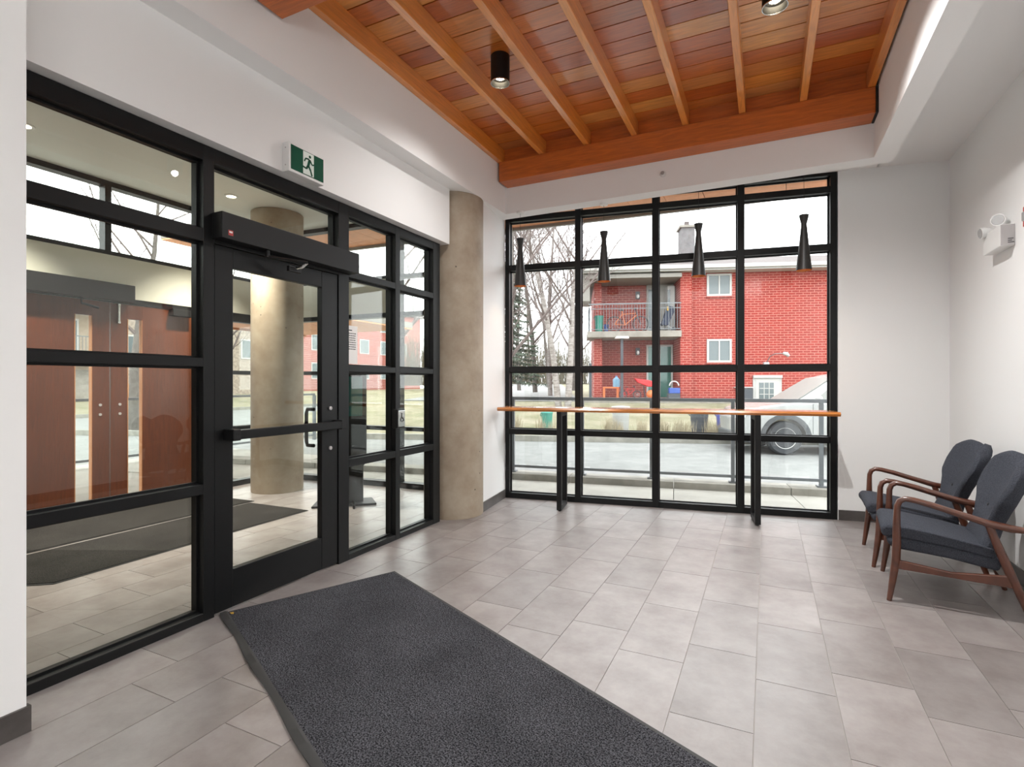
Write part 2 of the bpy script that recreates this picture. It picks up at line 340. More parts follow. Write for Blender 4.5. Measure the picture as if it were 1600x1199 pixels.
# ------------------------------------------------------------------ floor
fl = MB().prism([(-6.6, REAR - .1), (LX + .1, REAR - .1), (LX + .1, LY), (RX + .1, LY), (RX + .1, wy(RX)), (-2.775, wy(-2.775)), (-2.9, 5.55), (-6.6, vy(-6.6))], -0.12, -0.004)
floor = struct('floor', fl, 'grout', 'grey taupe porcelain tile floor running through lobby and vestibule')
TW, TL = 0.3155, 0.628
full = MB().box(-TW / 2 + .0018, TW / 2 - .0018, -TL / 2 + .0018, TL / 2 - .0018, -0.012, 0.0).mesh('tile'); full.materials.append(M['tile'])
far_tiles = MB()
for i in range(-20, 14):
    x0 = -0.045 + i * TW
    ph = 2.655 if i % 2 == 0 else 2.865
    for j in range(-12, 7):
        y0 = ph + j * TL
        x1, y1 = x0 + TW, y0 + TL
        if y1 < REAR or x1 < -6.3 or x0 > (RX if y0 > LY - .1 else LX): continue
        rect = [(x0, y0), (x1, y0), (x1, y1), (x0, y1)]
        g = .0018
        inner = [(x0 + g, y0 + g), (x1 - g, y0 + g), (x1 - g, y1 - g), (x0 + g, y1 - g)]
        p = inner
        if x0 > -2.9: p = clip(p, -K, 1, WY - .002)
        else: p = clip(p, -K2, 1, 5.58 + 2.78 * K2 - .002)
        p = clip(p, 1, 0, RX if y0 > LY - .1 else LX); p = clip(p, -1, 0, 6.25); p = clip(p, 0, -1, -REAR)
        if len(p) < 3: continue
        area = 0.5 * abs(sum(p[k][0] * p[(k + 1) % len(p)][1] - p[(k + 1) % len(p)][0] * p[k][1] for k in range(len(p))))
        if area < 2e-4: continue
        if y1 < 0.85 or (x1 < -2.9 and y1 < 1.15):
            far_tiles.prism(p, -0.012, 0.0); continue
        if len(p) == 4 and abs(area - (TW - 2 * g) * (TL - 2 * g)) < 1e-5:
            ob('tile', full, None, floor, ((x0 + x1) / 2, (y0 + y1) / 2, 0))
        else:
            cx, cy = (x0 + x1) / 2, (y0 + y1) / 2
            ob('tile', MB().prism([(a - cx, b - cy) for a, b in p], -0.012, 0.0), 'tile', floor, (cx, cy, 0))
o = ob('tile', far_tiles, 'tile', floor); o['kind'] = 'stuff'

# ------------------------------------------------------------------ walls and ceilings
W = .15
struct('wall_right', MB().box(RX, RX + W, LY, wy(RX) + .1, 0, 3.6), 'wall')
struct('wall_right_return', MB().box(RX + W, LX + W, LY, LY + W, 0, 3.6), 'wall')
struct('wall_right_rear', MB().box(LX, LX + W, REAR, LY, 0, 3.6), 'wall')
# wall to the right of the window and the strip over it
wr = MB().prism([(0.632, wy(.632)), (RX + W, wy(RX + W)), (RX + W - .03, wy(RX + W) + .2), (0.60, wy(.632) + .2)], 0, 3.6)
struct('wall_window', wr, 'wall')
struct('wall_window_head', MB().prism([(-2.9, wy(-2.9)), (.64, wy(.64)), (.61, wy(.64) + .2), (-2.93, wy(-2.9) + .2)], ZC + .004, 4.1), 'wall')
# jog wall next to the round column, square to the window wall
struct('wall_column', MB().prism([(-2.664, 4.747), (-2.776, wy(-2.776) + .0), (-3.0, wy(-3.0)), (-2.86, 4.79)], 0, 3.6), 'wall')
struct('trim_1', MB().box(-2.674, -2.668, 4.735, 4.746, 0.0, 3.24), 'black_fill')
# near left partition
struct('wall_left', MB().box(-3.05, -2.58, REAR, 1.03, 0, 3.6), 'wall')
# header over the storefront
struct('wall_header', MB().box(-3.02, -2.79, 1.03, 4.39, 2.703, 4.1), 'wall')
struct('wall_header_end', MB().box(-3.02, -2.86, 4.39, 5.5, 3.10, 4.1), 'wall')
struct('wall_rear', MB().box(-3.05, LX + W, REAR - .15, REAR, 0, 3.6), 'wall')
# dropped soffit ring around the timber ceiling
FXL, FXR, FYB, FYF = -2.635, 0.81, 5.31, 1.25
RW = .16
struct('trim_soffit_left', MB().box(-2.80, FXL, FYF - RW, FYB + RW + .02, ZS, 4.1), 'ceil')
struct('trim_soffit_right', MB().box(FXR, FXR + RW, FYF - RW, FYB + RW + .02, ZS, 4.1), 'ceil')
struct('trim_soffit_back', MB().box(FXL, FXR, FYB, FYB + RW + .02, ZS, 4.1), 'ceil')
struct('trim_soffit_front', MB().box(FXL, FXR, FYF - RW, FYF, ZS, 4.1), 'ceil')
cl = MB().box(FXR + RW - .01, RX + .02, REAR, 6.25, ZC, ZC + .1); cl.box(RX + .02, LX + .02, REAR, LY + .02, ZC, ZC + .1)
cl.prism([(-2.9, FYB + RW), (FXR + RW, FYB + RW), (FXR + RW, wy(FXR + RW) + .05), (-2.9, wy(-2.9) + .05)], ZC, ZC + .1)
cl.box(-2.8, FXR + RW, REAR, FYF - RW + .01, ZC, ZC + .1)
struct('ceiling', cl, 'ceil', 'white plaster ceiling around the dropped soffit')
struct('roof_slab', MB().box(-3.05, LX + W, REAR - .15, 6.0, 4.1, 4.25), 'ceil')

# skirting
def skirt(name, p, q, h=.1, t=.012):
    p = Vector((p[0], p[1], 0)); q = Vector((q[0], q[1], 0)); d = (q - p).normalized(); n = Vector((-d.y, d.x, 0)) * t
    L = (q - p).length; root = struct(name, None, None, 'dark tile skirting')
    k = max(1, round(L / .6))
    for i in range(k):
        a = p + d * (L * i / k + .001); b = p + d * (L * (i + 1) / k - .001)
        ob('skirting_tile', MB().prism([(a.x, a.y), (b.x, b.y), (b.x + n.x, b.y + n.y), (a.x + n.x, a.y + n.y)], 0.001, h), 'base', root)
    return root
skirt('baseboard_right', (RX, 0.8), (RX, wy(RX)))
skirt('baseboard_window', (RX - .012, wy(RX - .012)), (0.636, wy(.636)))
skirt('baseboard_column', (-2.776, wy(-2.776) - .01), (-2.664, 4.749))
skirt('baseboard_left', (-2.58, 1.042), (-2.58, -.4))
skirt('baseboard_left_return', (-2.60, 1.03), (-2.572, 1.03))

# ------------------------------------------------------------------ timber ceiling
wc = struct('wood_ceiling', None, None, 'cedar ceiling of boards, rafters and beams inside the white soffit', (-.9, 3.3, 3.9))
def wob(name, mb, mat, **k):
    o = ob(name, mb, mat, wc, **k); o.location = Vector(o.location) - Vector((-.9, 3.3, 3.9)); return o
RC = [-2.606, -2.117, -1.630, -1.152, -0.677, -0.195, 0.280, 0.763]
rm = MB().box(-.0275, .0275, -(5.31 - FYF) / 2, (5.31 - FYF) / 2, 0, .155).mesh('rafter'); rm.materials.append(M['rafter'])
for x in RC: wob('rafter', rm, None, loc=(x, (5.31 + FYF) / 2, 3.738), bevel=.003, seg=1)
BP = .1868
edges = [FXL + .002] + [(RC[i] + RC[i + 1]) / 2 * 0 + RC[i + 1] for i in range(0, 6)] + [FXR - .002]
for b in range(7):
    xa, xb = edges[b], edges[b + 1]
    me = MB().box(-(xb - xa) / 2 + .001, (xb - xa) / 2 - .001, -BP / 2 + .005, BP / 2 - .005, 0, .018).mesh('board'); me.materials.append(M['board'])
    for j in range(-9, 12):
        yc = 3.139 + BP * (j + .5)
        if yc + BP / 2 > 5.31 + .05 or yc - BP / 2 < FYF - .15: continue
        wob('board', me, None, loc=((xa + xb) / 2, yc, 3.893))
wob('backing', MB().box(FXL, FXR, FYF, 5.31, 3.911, 3.93), 'black_fill')
for y0 in (5.10, 2.05):
    wob('beam', MB().box(-2.612, 0.790, y0, y0 + .208, 3.525, 3.737), 'beam', bevel=.004, seg=1)
for i in range(7):
    wob('blocking', MB().box(RC[i] + .028, RC[i + 1] - .028, 5.17, 5.20, 3.738, 3.892), 'beam')
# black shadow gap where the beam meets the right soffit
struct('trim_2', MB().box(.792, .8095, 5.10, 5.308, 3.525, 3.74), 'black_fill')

# suspended linear lamps in the rear half of the lobby (one is mirrored in the big window, the other three are added fill light)
for lx_, ly_, lz_, lr_, lab in ((2.07, -.11, 2.90, 0, 'suspended linear opal lamp behind the right wall, mirrored in the window'), (-2.13, -2.2, 2.25, 1, 'added linear fill lamp, unseen over the rear lobby, left row'),
                      (-.24, -1.4, 2.25, 6.9, 'added linear fill lamp, unseen over the rear lobby, middle row'), (1.73, -1.35, 2.25, 15, 'added linear fill lamp, unseen over the rear lobby, right row')):
    t = thing('linear_lamp', lab, 'lamp', (lx_, ly_, lz_), math.radians(lr_), 'suspended linear lamps of the lobby')
    ob('diffuser', MB().box(-.045, .045, -.62, .62, 0, .09), 'opal', t, bevel=.02, seg=3)
    for y in (-.63, .63): ob('end_cap', MB().box(-.05, .05, y - .008, y + .008, -.005, .095), 'blacksatin', t)
    for y in (-.4, .4): ob('cable', MB().tube([(0, y, .09), (0, y, ZC - lz_)], .0015, 5), 'blacksatin', t)
def spotlight(loc, label, watts):
    t = thing('ceiling_spotlight', label, 'spotlight', loc, 0, 'cylinder spotlights on the cedar ceiling')
    r = .074; h = 3.892 - loc[2]
    ob('housing', MB().lathe([(r, .001), (r, h), (.001, h)], 32, cap0=False), 'blacksatin', t, smooth=True)
    ob('trim_ring', MB().lathe([(r - .004, .004), (r - .003, -.003), (r + .001, -.003), (r + .001, .004), (r - .004, .004)], 32, cap0=False, cap1=False), 'chrome', t, smooth=True)
    ob('reflector', MB().lathe([(r - .004, .002), (r - .012, .04), (.036, .060)], 32, cap0=False, cap1=False), 'bronze', t, smooth=True)
    ob('bulb', MB().lathe([(.001, .040), (.034, .040), (.034, .050), (.001, .050)], 24), 'lamp', t)
    ld = bpy.data.lights.new('spot_beam', 'SPOT'); ld.energy = watts; ld.spot_size = math.radians(150); ld.spot_blend = 1.0; ld.color = (1, .985, .965); ld.shadow_soft_size = .03
    l = bpy.data.objects.new('spot_beam', ld); COL.objects.link(l); l.parent = t; l.location = (0, 0, -.012)
spotlight((-1.87, 3.673, 3.684), 'black cylinder spotlight left of centre, fully in view under the boards', 46)
spotlight((0.046, 3.665, 3.684), 'black cylinder spotlight at the top edge, right of centre', 215)

# ------------------------------------------------------------------ big window
Lw = 3.40 / math.cos(WANG)
win = struct('window_1', None, None, 'large black-framed grid window looking onto the street', (-2.774, wy(-2.774), 0), WANG)
DP = .115
vpos = [(0, .05), (.829, .895), (1.679, 1.744), (2.530, 2.595), (Lw - .058, Lw)]
hpos = [(0, .062), (.752, .812), (1.474, 1.533), (2.664, 2.730), (3.238, 3.300), (ZC - .03, ZC + .02)]
for a, b in vpos: ob('mullion', MB().box(a, b, 0, DP, 0, ZC), 'black', win, bevel=.002, seg=1)
for h, (z0, z1) in enumerate(hpos):
    for c in range(4):
        ob('rail', MB().box(vpos[c][1], vpos[c + 1][0], .001, DP - .001, z0, z1), 'black', win)
for h in range(5):
    for c in range(4):
        ob('pane', MB().box(vpos[c][1] - .004, vpos[c + 1][0] + .004, .090, .098, hpos[h][1] - .004, hpos[h + 1][0] + .004), 'glass', win)
        # thin glazing stops round each pane
        x0, x1, z0, z1 = vpos[c][1], vpos[c + 1][0], hpos[h][1], hpos[h + 1][0]
        s = MB(); e = .010
        s.box(x0, x1, .072, .0895, z0, z0 + e); s.box(x0, x1, .072, .0895, z1 - e, z1); s.box(x0, x0 + e, .072, .0895, z0 + e, z1 - e); s.box(x1 - e, x1, .072, .0895, z0 + e, z1 - e)
        ob('glazing_stop', s, 'black', win)

# ------------------------------------------------------------------ storefront between lobby and vestibule
sf = struct('window_2', None, None, 'black-framed glass storefront between lobby and vestibule', (SX, 1.03, 0))
def sob(name, x0, x1, y0, y1, z0, z1, mat='black', bev=.002): return ob(name, MB().box(x0, x1, y0 - 1.03, y1 - 1.03, z0, z1), mat, sf, bevel=bev, seg=1)
SD = .11
VS = [(1.03, 1.085), (1.937, 2.003), (2.985, 3.093), (3.655, 3.716), (4.225, 4.335)]
for a, b in VS: sob('mullion', -SD, 0, a, b, 0, 2.70)
def bay(y0, y1, rails):
    for i, (z0, z1) in enumerate(rails): sob('rail', -SD + .001, -.001, y0, y1, z0, z1)
    for i in range(len(rails) - 1):
        z0, z1 = rails[i][1], rails[i + 1][0]
        sob('pane', -.072, -.064, y0 - .004, y1 + .004, z0 - .004, z1 + .004, 'tglass', 0)
        e = .012; s = MB()
        s.box(-.063, -.045, y0 - 1.03, y1 - 1.03, z0, z0 + e); s.box(-.063, -.045, y0 - 1.03, y1 - 1.03, z1 - e, z1)
        s.box(-.063, -.045, y0 - 1.03, y0 - 1.03 + e, z0 + e, z1 - e); s.box(-.063, -.045, y1 - 1.03 - e, y1 - 1.03, z0 + e, z1 - e)
        ob('glazing_stop', s, 'black', sf)
bay(1.085, 1.937, [(0, .048), (.720, .777), (1.441, 1.491), (2.150, 2.225), (2.610, 2.70)])
bay(2.003, 2.985, [(2.155, 2.225), (2.610, 2.70)])
bay(3.093, 3.655, [(0, .045), (.711, .766), (1.435, 1.482), (2.156, 2.208), (2.625, 2.70)])
bay(3.716, 4.225, [(0, .045), (.711, .766), (1.435, 1.482), (2.156, 2.208), (2.625, 2.70)])

# swing door in the storefront
dr = struct('door_1', None, None, 'black aluminium glass swing door with push bar', (SX, 2.008, 0))
def dob(name, x0, x1, y0, y1, z0, z1, mat='black', bev=.003, parent=None): return ob(name, MB().box(x0, x1, y0 - 2.008, y1 - 2.008, z0, z1), mat, parent or dr, bevel=bev, seg=1)
dob('stile', -.056, -.008, 2.008, 2.128, .012, 2.152); dob('stile', -.056, -.008, 2.828, 2.981, .012, 2.152)
dob('top_rail', -.055, -.009, 2.128, 2.828, 2.036, 2.152); dob('bottom_rail', -.055, -.009, 2.128, 2.828, .012, .237)
dob('pane', -.036, -.028, 2.124, 2.832, .233, 2.040, 'tglass', 0)
pb = dob('push_bar', .045, .085, 2.075, 2.955, 1.018, 1.072, 'black', .004)
for y in (2.062, 2.925): dob('bracket', -.008, .086, y, y + .05, 1.012, 1.078, 'blacksatin', .004, dr)
ph = MB().tube([(-.056, 2.80 - 2.008, .90), (-.12, 2.80 - 2.008, .90), (-.13, 2.80 - 2.008, .93), (-.13, 2.80 - 2.008, 1.13), (-.12, 2.80 - 2.008, 1.16), (-.056, 2.80 - 2.008, 1.16)], .013, 10)
ob('pull_handle', ph, 'blacksatin', dr, smooth=True)
for z in (1.165, .875): ob('lock_cylinder', MB().lathe([(.014, -.008), (.014, .002), (.010, .004)], 20, (0, 2.905 - 2.008, z), 'x'), 'grey', dr, smooth=True)

op = thing('door_operator', 'long black automatic operator box over the lobby glass door', 'door operator', (SX + .045, 2.56, 2.175))
ob('cover', MB().box(-.044, .045, -.574, .545, 0, .150), 'blacksatin', op, bevel=.003)
ob('sticker', MB().box(.0452, .0462, -.535, -.505, .022, .052), 'red', op); ob('sticker_print', MB().box(.0463, .0466, -.530, -.510, .036, .046), 'white', op)
ob('arm', MB().tube([(.02, -.25, -.002), (.02, -.25, -.045)], .014, 10), 'blacksatin', op, smooth=True)
ob('arm_lever', MB().tube([(.02, -.25, -.04), (.13, -.04, -.045)], .011, 8, 1.6), 'blacksatin', op, smooth=True)
ob('arm_link', MB().tube([(.13, -.04, -.045), (.11, -.06, -.075), (.02, -.07, -.085)], .010, 8), 'chrome', op, smooth=True)
ob('arm_shoe', MB().box(.0365, .06, -.12, -.02, -.105, -.07), 'blacksatin', op, bevel=.003)

# exit sign
ex = thing('exit_sign', 'green running man exit sign on the header wall above the door', 'exit sign', (-2.79, 2.56, 2.70))
ob('housing', MB().box(0.0005, .058, -.149, .149, 0, .188), 'white', ex, bevel=.004)
ob('panel', MB().box(.0582, .0605, -.132, .140, .018, .174), 'green', ex)
FXX = .0607
def pict(poly, mat, d=.0012, off=0):  # polygon in (y,z) on the sign face
    return MB().extrude([(FXX + off, y, z) for y, z in poly], (d, 0, 0))
def tr(u, v): return (-.036 + u * .090, .022 + v * .148)      # doorway area of the pictogram
ob('doorway', pict([tr(0, 0), tr(1, 0), tr(1, 1), tr(0, 1)], 'signwhite'), 'signwhite', ex)
man = MB()
def limb(pts, w0, w1):
    pts = [Vector((FXX + .0016, *tr(*p))) for p in pts]
    k = len(pts); man.tube(pts, [w0 + (w1 - w0) * i / (k - 1) for i in range(k)], 8, .25 if False else 1.0)
def seg(a, b, w):
    a = Vector(tr(*a)); b = Vector(tr(*b)); d = (b - a).normalized(); n = Vector((-d.y, d.x)) * w
    man.extrude([(FXX + .0014, *(a + n)), (FXX + .0014, *(a - n)), (FXX + .0014, *(b - n)), (FXX + .0014, *(b + n))], (.0012, 0, 0))
hd = tr(.62, .84); man.extrude([(FXX + .0014, hd[0] + .0095 * math.cos(t * math.pi / 8), hd[1] + .0095 * math.sin(t * math.pi / 8)) for t in range(16)], (.0012, 0, 0))
seg((.60, .72), (.46, .40), .0095)            # trunk
seg((.56, .72), (.22, .70), .005); seg((.22, .70), (.10, .55), .0045)      # rear arm
seg((.62, .70), (.82, .52), .005); seg((.82, .52), (1.0, .56), .0045)      # front arm
seg((.48, .42), (.68, .24), .007); seg((.68, .24), (.82, .02), .006)       # front leg
seg((.44, .42), (.30, .26), .007); seg((.30, .26), (-.08, .30), .0055)     # rear leg
ob('running_figure', man, 'green', ex)
for z in (.04, .15): ob('screw', MB().lathe([(.004, -.002), (.004, .0)], 10, (.03, -.149, z), 'y'), 'grey', ex)

# notice taped on the glass, door button
nt_ = thing('paper_notice', 'printed paper notice taped on the glass right of the door', 'notice', (SX - .063, 3.095, 1.495))
ob('sheet', MB().box(0, .001, .004, .158, .004, .302), 'paper', nt_)
ln = MB(); rr = random.Random(3)
ln.box(.0011, .0014, .062, .098, .262, .270)
for i in range(8):
    y = .022 + rr.random() * .012; zz = .238 - i * .0175
    while y < .136:
        w = rr.uniform(.008, .02); ln.box(.0011, .0014, y, min(y + w, .140), zz, zz + .0075); y += w + .004
ob('print', ln, 'ink', nt_)
ad = thing('door_button', 'accessible door push button with silver plate on the mullion', 'door button', (SX, 3.66, .965))
ob('box', MB().box(.0005, .055, -.052, .050, 0, .160), 'blacksatin', ad, bevel=.004)
pl_ = ob('plate', MB().box(.0555, .062, -.046, .044, .012, .150), 'chrome', ad, bevel=.003)
sy = MB()
ring = [(math.cos(a * math.pi / 10) , math.sin(a * math.pi / 10)) for a in range(-16, 5)]
sy.tube([(.0635, .018 * c_, .072 + .018 * s_) for c_, s_ in ring], .0028, 6)
sy.tube([(.0635, -.004, .112), (.0635, -.002, .085), (.0635, .014, .083), (.0635, .024, .060)], .0032, 6); sy.ball((.0635, -.005, .122), .006, 10, 6)
ob('wheelchair_symbol', sy, 'ink', pl_)

# ------------------------------------------------------------------ columns
def column(loc, z1, label):
    t = ob('concrete_column', MB().lathe([(.305, 0.0), (.307, .02), (.307, z1)], 64), 'concrete', None, (loc[0], loc[1], 0.0005), smooth=True)
    tag(t, label, 'column', 'round concrete columns'); return t
column((-2.935, 4.70), 3.238, 'round raw concrete column beside the big window, in front of the white wall')
column((-5.58, 4.75), 3.475, 'round concrete column standing inside the vestibule, seen through the door glass')

# ------------------------------------------------------------------ floor mat in the lobby
ang = math.atan2(-.4275, .904)
mt = thing('entrance_mat', 'large charcoal entrance mat with rubber edge lying by the glass door', 'mat', (-2.862, 2.052, 0), ang)
ML, MW = 3.1, 1.094
ob('pile', MB().box(.018, ML - .02, .022, MW - .02, 0.001, .011), 'mat', mt, bevel=.003)
eb = MB(); nseg = 120; pv = None; verts = []; fs = []
for i in range(nseg + 1):
    x = ML * i / nseg; a = .5 + .5 * math.sin(x * 10.5 + .8 * math.sin(x * 3)); amp = .010 * a
    verts += [(x, .024, .0015), (x, -.008 - .010 * a, .0015), (x, -.010 - .010 * a, .006 + amp * .6), (x, .010, .009 + amp), (x, .026, .010)]
for i in range(nseg):
    for k in range(4): fs.append((i * 5 + k, i * 5 + k + 1, (i + 1) * 5 + k + 1, (i + 1) * 5 + k))
    fs.append((i * 5 + 4, i * 5, (i + 1) * 5, (i + 1) * 5 + 4))
eb.add(verts, fs); ob('rubber_edge', eb, 'rubber', mt, smooth=True)
ob('rubber_border', MB().box(0, .02, 0, MW, .0012, .006).box(0, ML, MW - .022, MW, .0012, .006), 'rubber', mt)
ob('corner_tag', MB().prism([(.035, .03), (.062, .034), (.066, .046), (.04, .05)], .0112, .0125), 'yellow', mt)

# ------------------------------------------------------------------ bar table under the window
TA = math.atan(.148)
tb = thing('bar_table', 'long live-edge wooden bar table on two black steel frames at the window', 'table', (-1.04, 5.50, 0), TA)
rr = random.Random(11); half = 1.635; n = 60; top = []; bot = []
vs = []; fs = []
for i in range(n + 1):
    x = -half + 2 * half * i / n
    w = .010 * math.sin(x * 2.3 + .6) + .006 * math.sin(x * 5.7)
    f0 = -.165 + w; b0 = .175 - .006 * math.sin(x * 3.1)
    vs += [(x, f0 + .012, 1.085), (x, f0, 1.066), (x, f0 + .010, 1.046), (x, b0, 1.046), (x, b0, 1.085)]
for i in range(n):
    for k in range(5): fs.append((i * 5 + k, i * 5 + (k + 1) % 5, (i + 1) * 5 + (k + 1) % 5, (i + 1) * 5 + k))
fs += [(4, 3, 2, 1, 0), tuple(n * 5 + k for k in range(5))]
ob('table_top', MB().add(vs, fs), 'bartop', tb, smooth=True, ang=30)
for xs in (-.955, .955):
    fr = bpy.data.objects.new('leg_frame', None)
    def leg(name, x0, x1, y0, y1, z0, z1): return ob(name, MB().box(x0, x1, y0, y1, z0, z1), 'blacksatin', tb, bevel=.002, seg=1)
    leg('leg', xs - .025, xs + .025, -.150, -.100, .012, 1.046); leg('leg', xs - .025, xs + .025, .130, .180 - .005, .012, 1.046)
    leg('foot_bar', xs - .025, xs + .025, -.100, .130, .012, .062); leg('top_bar', xs - .025, xs + .025, -.100, .130, .996, 1.046)
    for y in (-.125, .150): ob('glide', MB().lathe([(.014, 0.0005), (.014, .012)], 12, (xs, y, 0)), 'rubber', tb)
    bpy.data.objects.remove(fr)

# ------------------------------------------------------------------ pendants
pdx = [(-2.452, 'leftmost small black waisted pendant lamp before the window'), (-1.545, 'second black waisted pendant lamp from the left before the window'),
       (-.615, 'third black waisted pendant lamp from the left, before the chimney'), (.318, 'rightmost black waisted pendant lamp before the window')]
pr = [(.043, .525), (.035, .485), (.0265, .450), (.0245, .435), (.0262, .415), (.036, .31), (.053, .14), (.069, .0)]
inner = [(.067, .001), (.051, .13), (.034, .30), (.001, .34)]
PO = .32
for i, (x, lab) in enumerate(pdx):
    y = WY - PO + K * x
    t = thing('pendant_lamp', lab, 'pendant lamp', (x, y, 2.418), 0, 'pendant lamps over the bar table')
    ob('shade', MB().lathe([(.001, .527)] + pr, 32, cap1=False, cap0=False), 'bronze', t, smooth=True)
    ob('shade_lining', MB().lathe([(.069, .0)] + inner, 32, cap0=False, cap1=False), 'gold', t, smooth=True)
    ob('bulb', MB().lathe([(.001, .14), (.018, .14), (.018, .18), (.001, .18)], 14), 'lamp', t)
    ld = bpy.data.lights.new('pendant_beam', 'SPOT'); ld.energy = 2.5; ld.spot_size = math.radians(120); ld.spot_blend = .8; ld.color = (1, .80, .58); ld.shadow_soft_size = .02
    l = bpy.data.objects.new('pendant_beam', ld); COL.objects.link(l); l.parent = t; l.location = (0, 0, .02)
    ztop = (ZC if y > FYB + RW + .02 else ZS) - 2.418
    ob('cord', MB().tube([(0, 0, .525), (0, 0, ztop)], .0016, 6), 'blacksatin', t)
    ob('canopy', MB().lathe([(.001, ztop - .02), (.04, ztop - .02), (.045, ztop)], 24), 'white', t, smooth=True)

# ------------------------------------------------------------------ armchairs
def make_chair(label, loc, rotz):
    t = thing('armchair', label, 'armchair', loc, rotz, 'walnut armchairs along the right wall')
    hw = .300; X = lambda a: a - .33
    for s in (-1, 1):
        y = s * hw
        # front leg rising into the arm
        ob('leg', MB().tube([(X(0), y, 0), (X(.018), y, .13), (X(.034), y, .26), (X(.038), y, .36), (X(.038), y, .47)], [.0135, .019, .0235, .023, .021], 12), 'walnut', t, smooth=True)
        ob('armrest', MB().tube([(X(.038), y, .462), (X(.039), y, .54), (X(.041), y, .59), (X(.052), y, .622), (X(.078), y, .639), (X(.12), y, .636), (X(.20), y, .618), (X(.33), y, .580), (X(.46), y + s * .004, .543), (X(.56), y + s * .006, .526), (X(.66), y + s * .004, .522)],
                               [.021, .0185, .0175, .0175, .0175, .0175, .0185, .019, .021, .022, .015], 12, 1.15), 'walnut', t, smooth=True)
        ob('leg', MB().tube([(X(.655), y, 0), (X(.60), y, .16), (X(.555), y, .28), (X(.505), y, .42), (X(.468), y, .53)], [.0135, .020, .024, .022, .019], 12), 'walnut', t, smooth=True)
        ob('side_stretcher', MB().extrude([(X(.036), y - .011, .205), (X(.30), y - .011, .198), (X(.575), y - .011, .190), (X(.558), y - .011, .258), (X(.30), y - .011, .232), (X(.040), y - .011, .262)], (0, .022, 0)), 'walnut', t, bevel=.005)
    ob('front_rail', MB().extrude([(X(.028), -hw, .25), (X(.028), -hw * .8, .285), (X(.028), 0, .298), (X(.028), hw * .8, .285), (X(.028), hw, .25), (X(.028), hw, .325), (X(.028), -hw, .325)], (.020, 0, 0)), 'walnut', t, bevel=.004)
    ob('rear_rail', MB().box(X(.545), X(.567), -hw, hw, .205, .265), 'walnut', t, bevel=.004)
    sw = .268
    def prof_slab(prof, w, name, bev):
        vs = []; n = len(prof); ys = [-w, -w * .93, -w * .6, 0, w * .6, w * .93, w]; sc = [.0, 1, 1, 1, 1, 1, .0]
        crown = [-.010, 0, .007, .010, .007, 0, -.010]
        mb = MB(); cz = sum(p[1] for p in prof) / n
        for yy, cr in zip(ys, crown):
            for a, z in prof: mb.v.append((X(a), yy, z + (cr if z > cz else 0)))
        for i in range(len(ys) - 1):
            for k in range(n): mb.f.append((i * n + k, i * n + (k + 1) % n, (i + 1) * n + (k + 1) % n, (i + 1) * n + k))
        mb.f.append(tuple(range(n - 1, -1, -1))); mb.f.append(tuple((len(ys) - 1) * n + k for k in range(n)))
        return ob(name, mb, 'fabric', t, bevel=bev, seg=3, smooth=True, ang=60)
    prof_slab([(-.005, .345), (.02, .322), (.30, .298), (.52, .262), (.54, .330), (.30, .365), (.03, .392), (-.012, .382)], sw, 'seat_base', .018)
    prof_slab([(-.038, .405), (-.02, .386), (.03, .390), (.30, .366), (.50, .330), (.50, .385), (.30, .425), (.05, .462), (-.018, .462), (-.042, .437)], sw - .004, 'seat_cushion', .014)
    # winged, two-lobed back
    nu, nv = 20, 22
    def hwid(v):
        pts = [(0, .230), (.12, .245), (.28, .222), (.38, .208), (.50, .245), (.64, .318), (.78, .345), (.90, .325), (1, .262)]
        for (a, wa), (b, wb_) in zip(pts, pts[1:]):
            if v <= b:
                q = (v - a) / (b - a); q = q * q * (3 - 2 * q); return wa + (wb_ - wa) * q
        return pts[-1][1]
    def surf(u, v, side):
        lobes = .034 * (math.cos(abs(u) * math.pi * 1.25 - math.pi * .70)) * max(0, v - .55) / .45
        z = .30 + .585 * v + lobes
        a = .470 + .215 * v + .03 * v * v - .01
        w = hwid(v) * u
        wing = .085 * (abs(u) ** 2.2) * (.25 + .75 * min(1, max(0, (v - .25) / .4)))
        edge = max(abs(u) ** 8, max(0, (v - .9) / .1) ** 2 * .85, max(0, (.06 - v) / .06) ** 2 * .7)
        th = .040 * math.sqrt(max(0.0, 1 - min(1, edge))) + .002
        nx, nz = -.93, .36
        ny = 0.0
        tuft = 0
        if side > 0:
            for bu, bv in ((-.36, .47), (.36, .47)):
                tuft += .014 * math.exp(-(((u - bu) * .25 / .04) ** 2 + ((v - bv) * .58 / .04) ** 2))
        return (X(a - wing) + side * nx * (th - tuft), w, z + side * nz * (th - tuft))
    mb = MB()
    for side in (1, -1):
        for i in range(nu + 1):
            for j in range(nv + 1): mb.v.append(surf(-1 + 2 * i / nu, j / nv, side))
    S = (nu + 1) * (nv + 1)
    def idx(i, j, s_): return s_ * S + i * (nv + 1) + j
    for s_ in (0, 1):
        for i in range(nu):
            for j in range(nv): mb.f.append((idx(i, j, s_), idx(i + 1, j, s_), idx(i + 1, j + 1, s_), idx(i, j + 1, s_)))
    for j in range(nv):
        mb.f.append((idx(0, j, 0), idx(0, j + 1, 0), idx(0, j + 1, 1), idx(0, j, 1))); mb.f.append((idx(nu, j, 0), idx(nu, j + 1, 0), idx(nu, j + 1, 1), idx(nu, j, 1)))
    for i in range(nu):
        mb.f.append((idx(i, 0, 0), idx(i + 1, 0, 0), idx(i + 1, 0, 1), idx(i, 0, 1))); mb.f.append((idx(i, nv, 0), idx(i + 1, nv, 0), idx(i + 1, nv, 1), idx(i, nv, 1)))
    bk = ob('backrest', mb, 'fabric', t, smooth=True, ang=75)
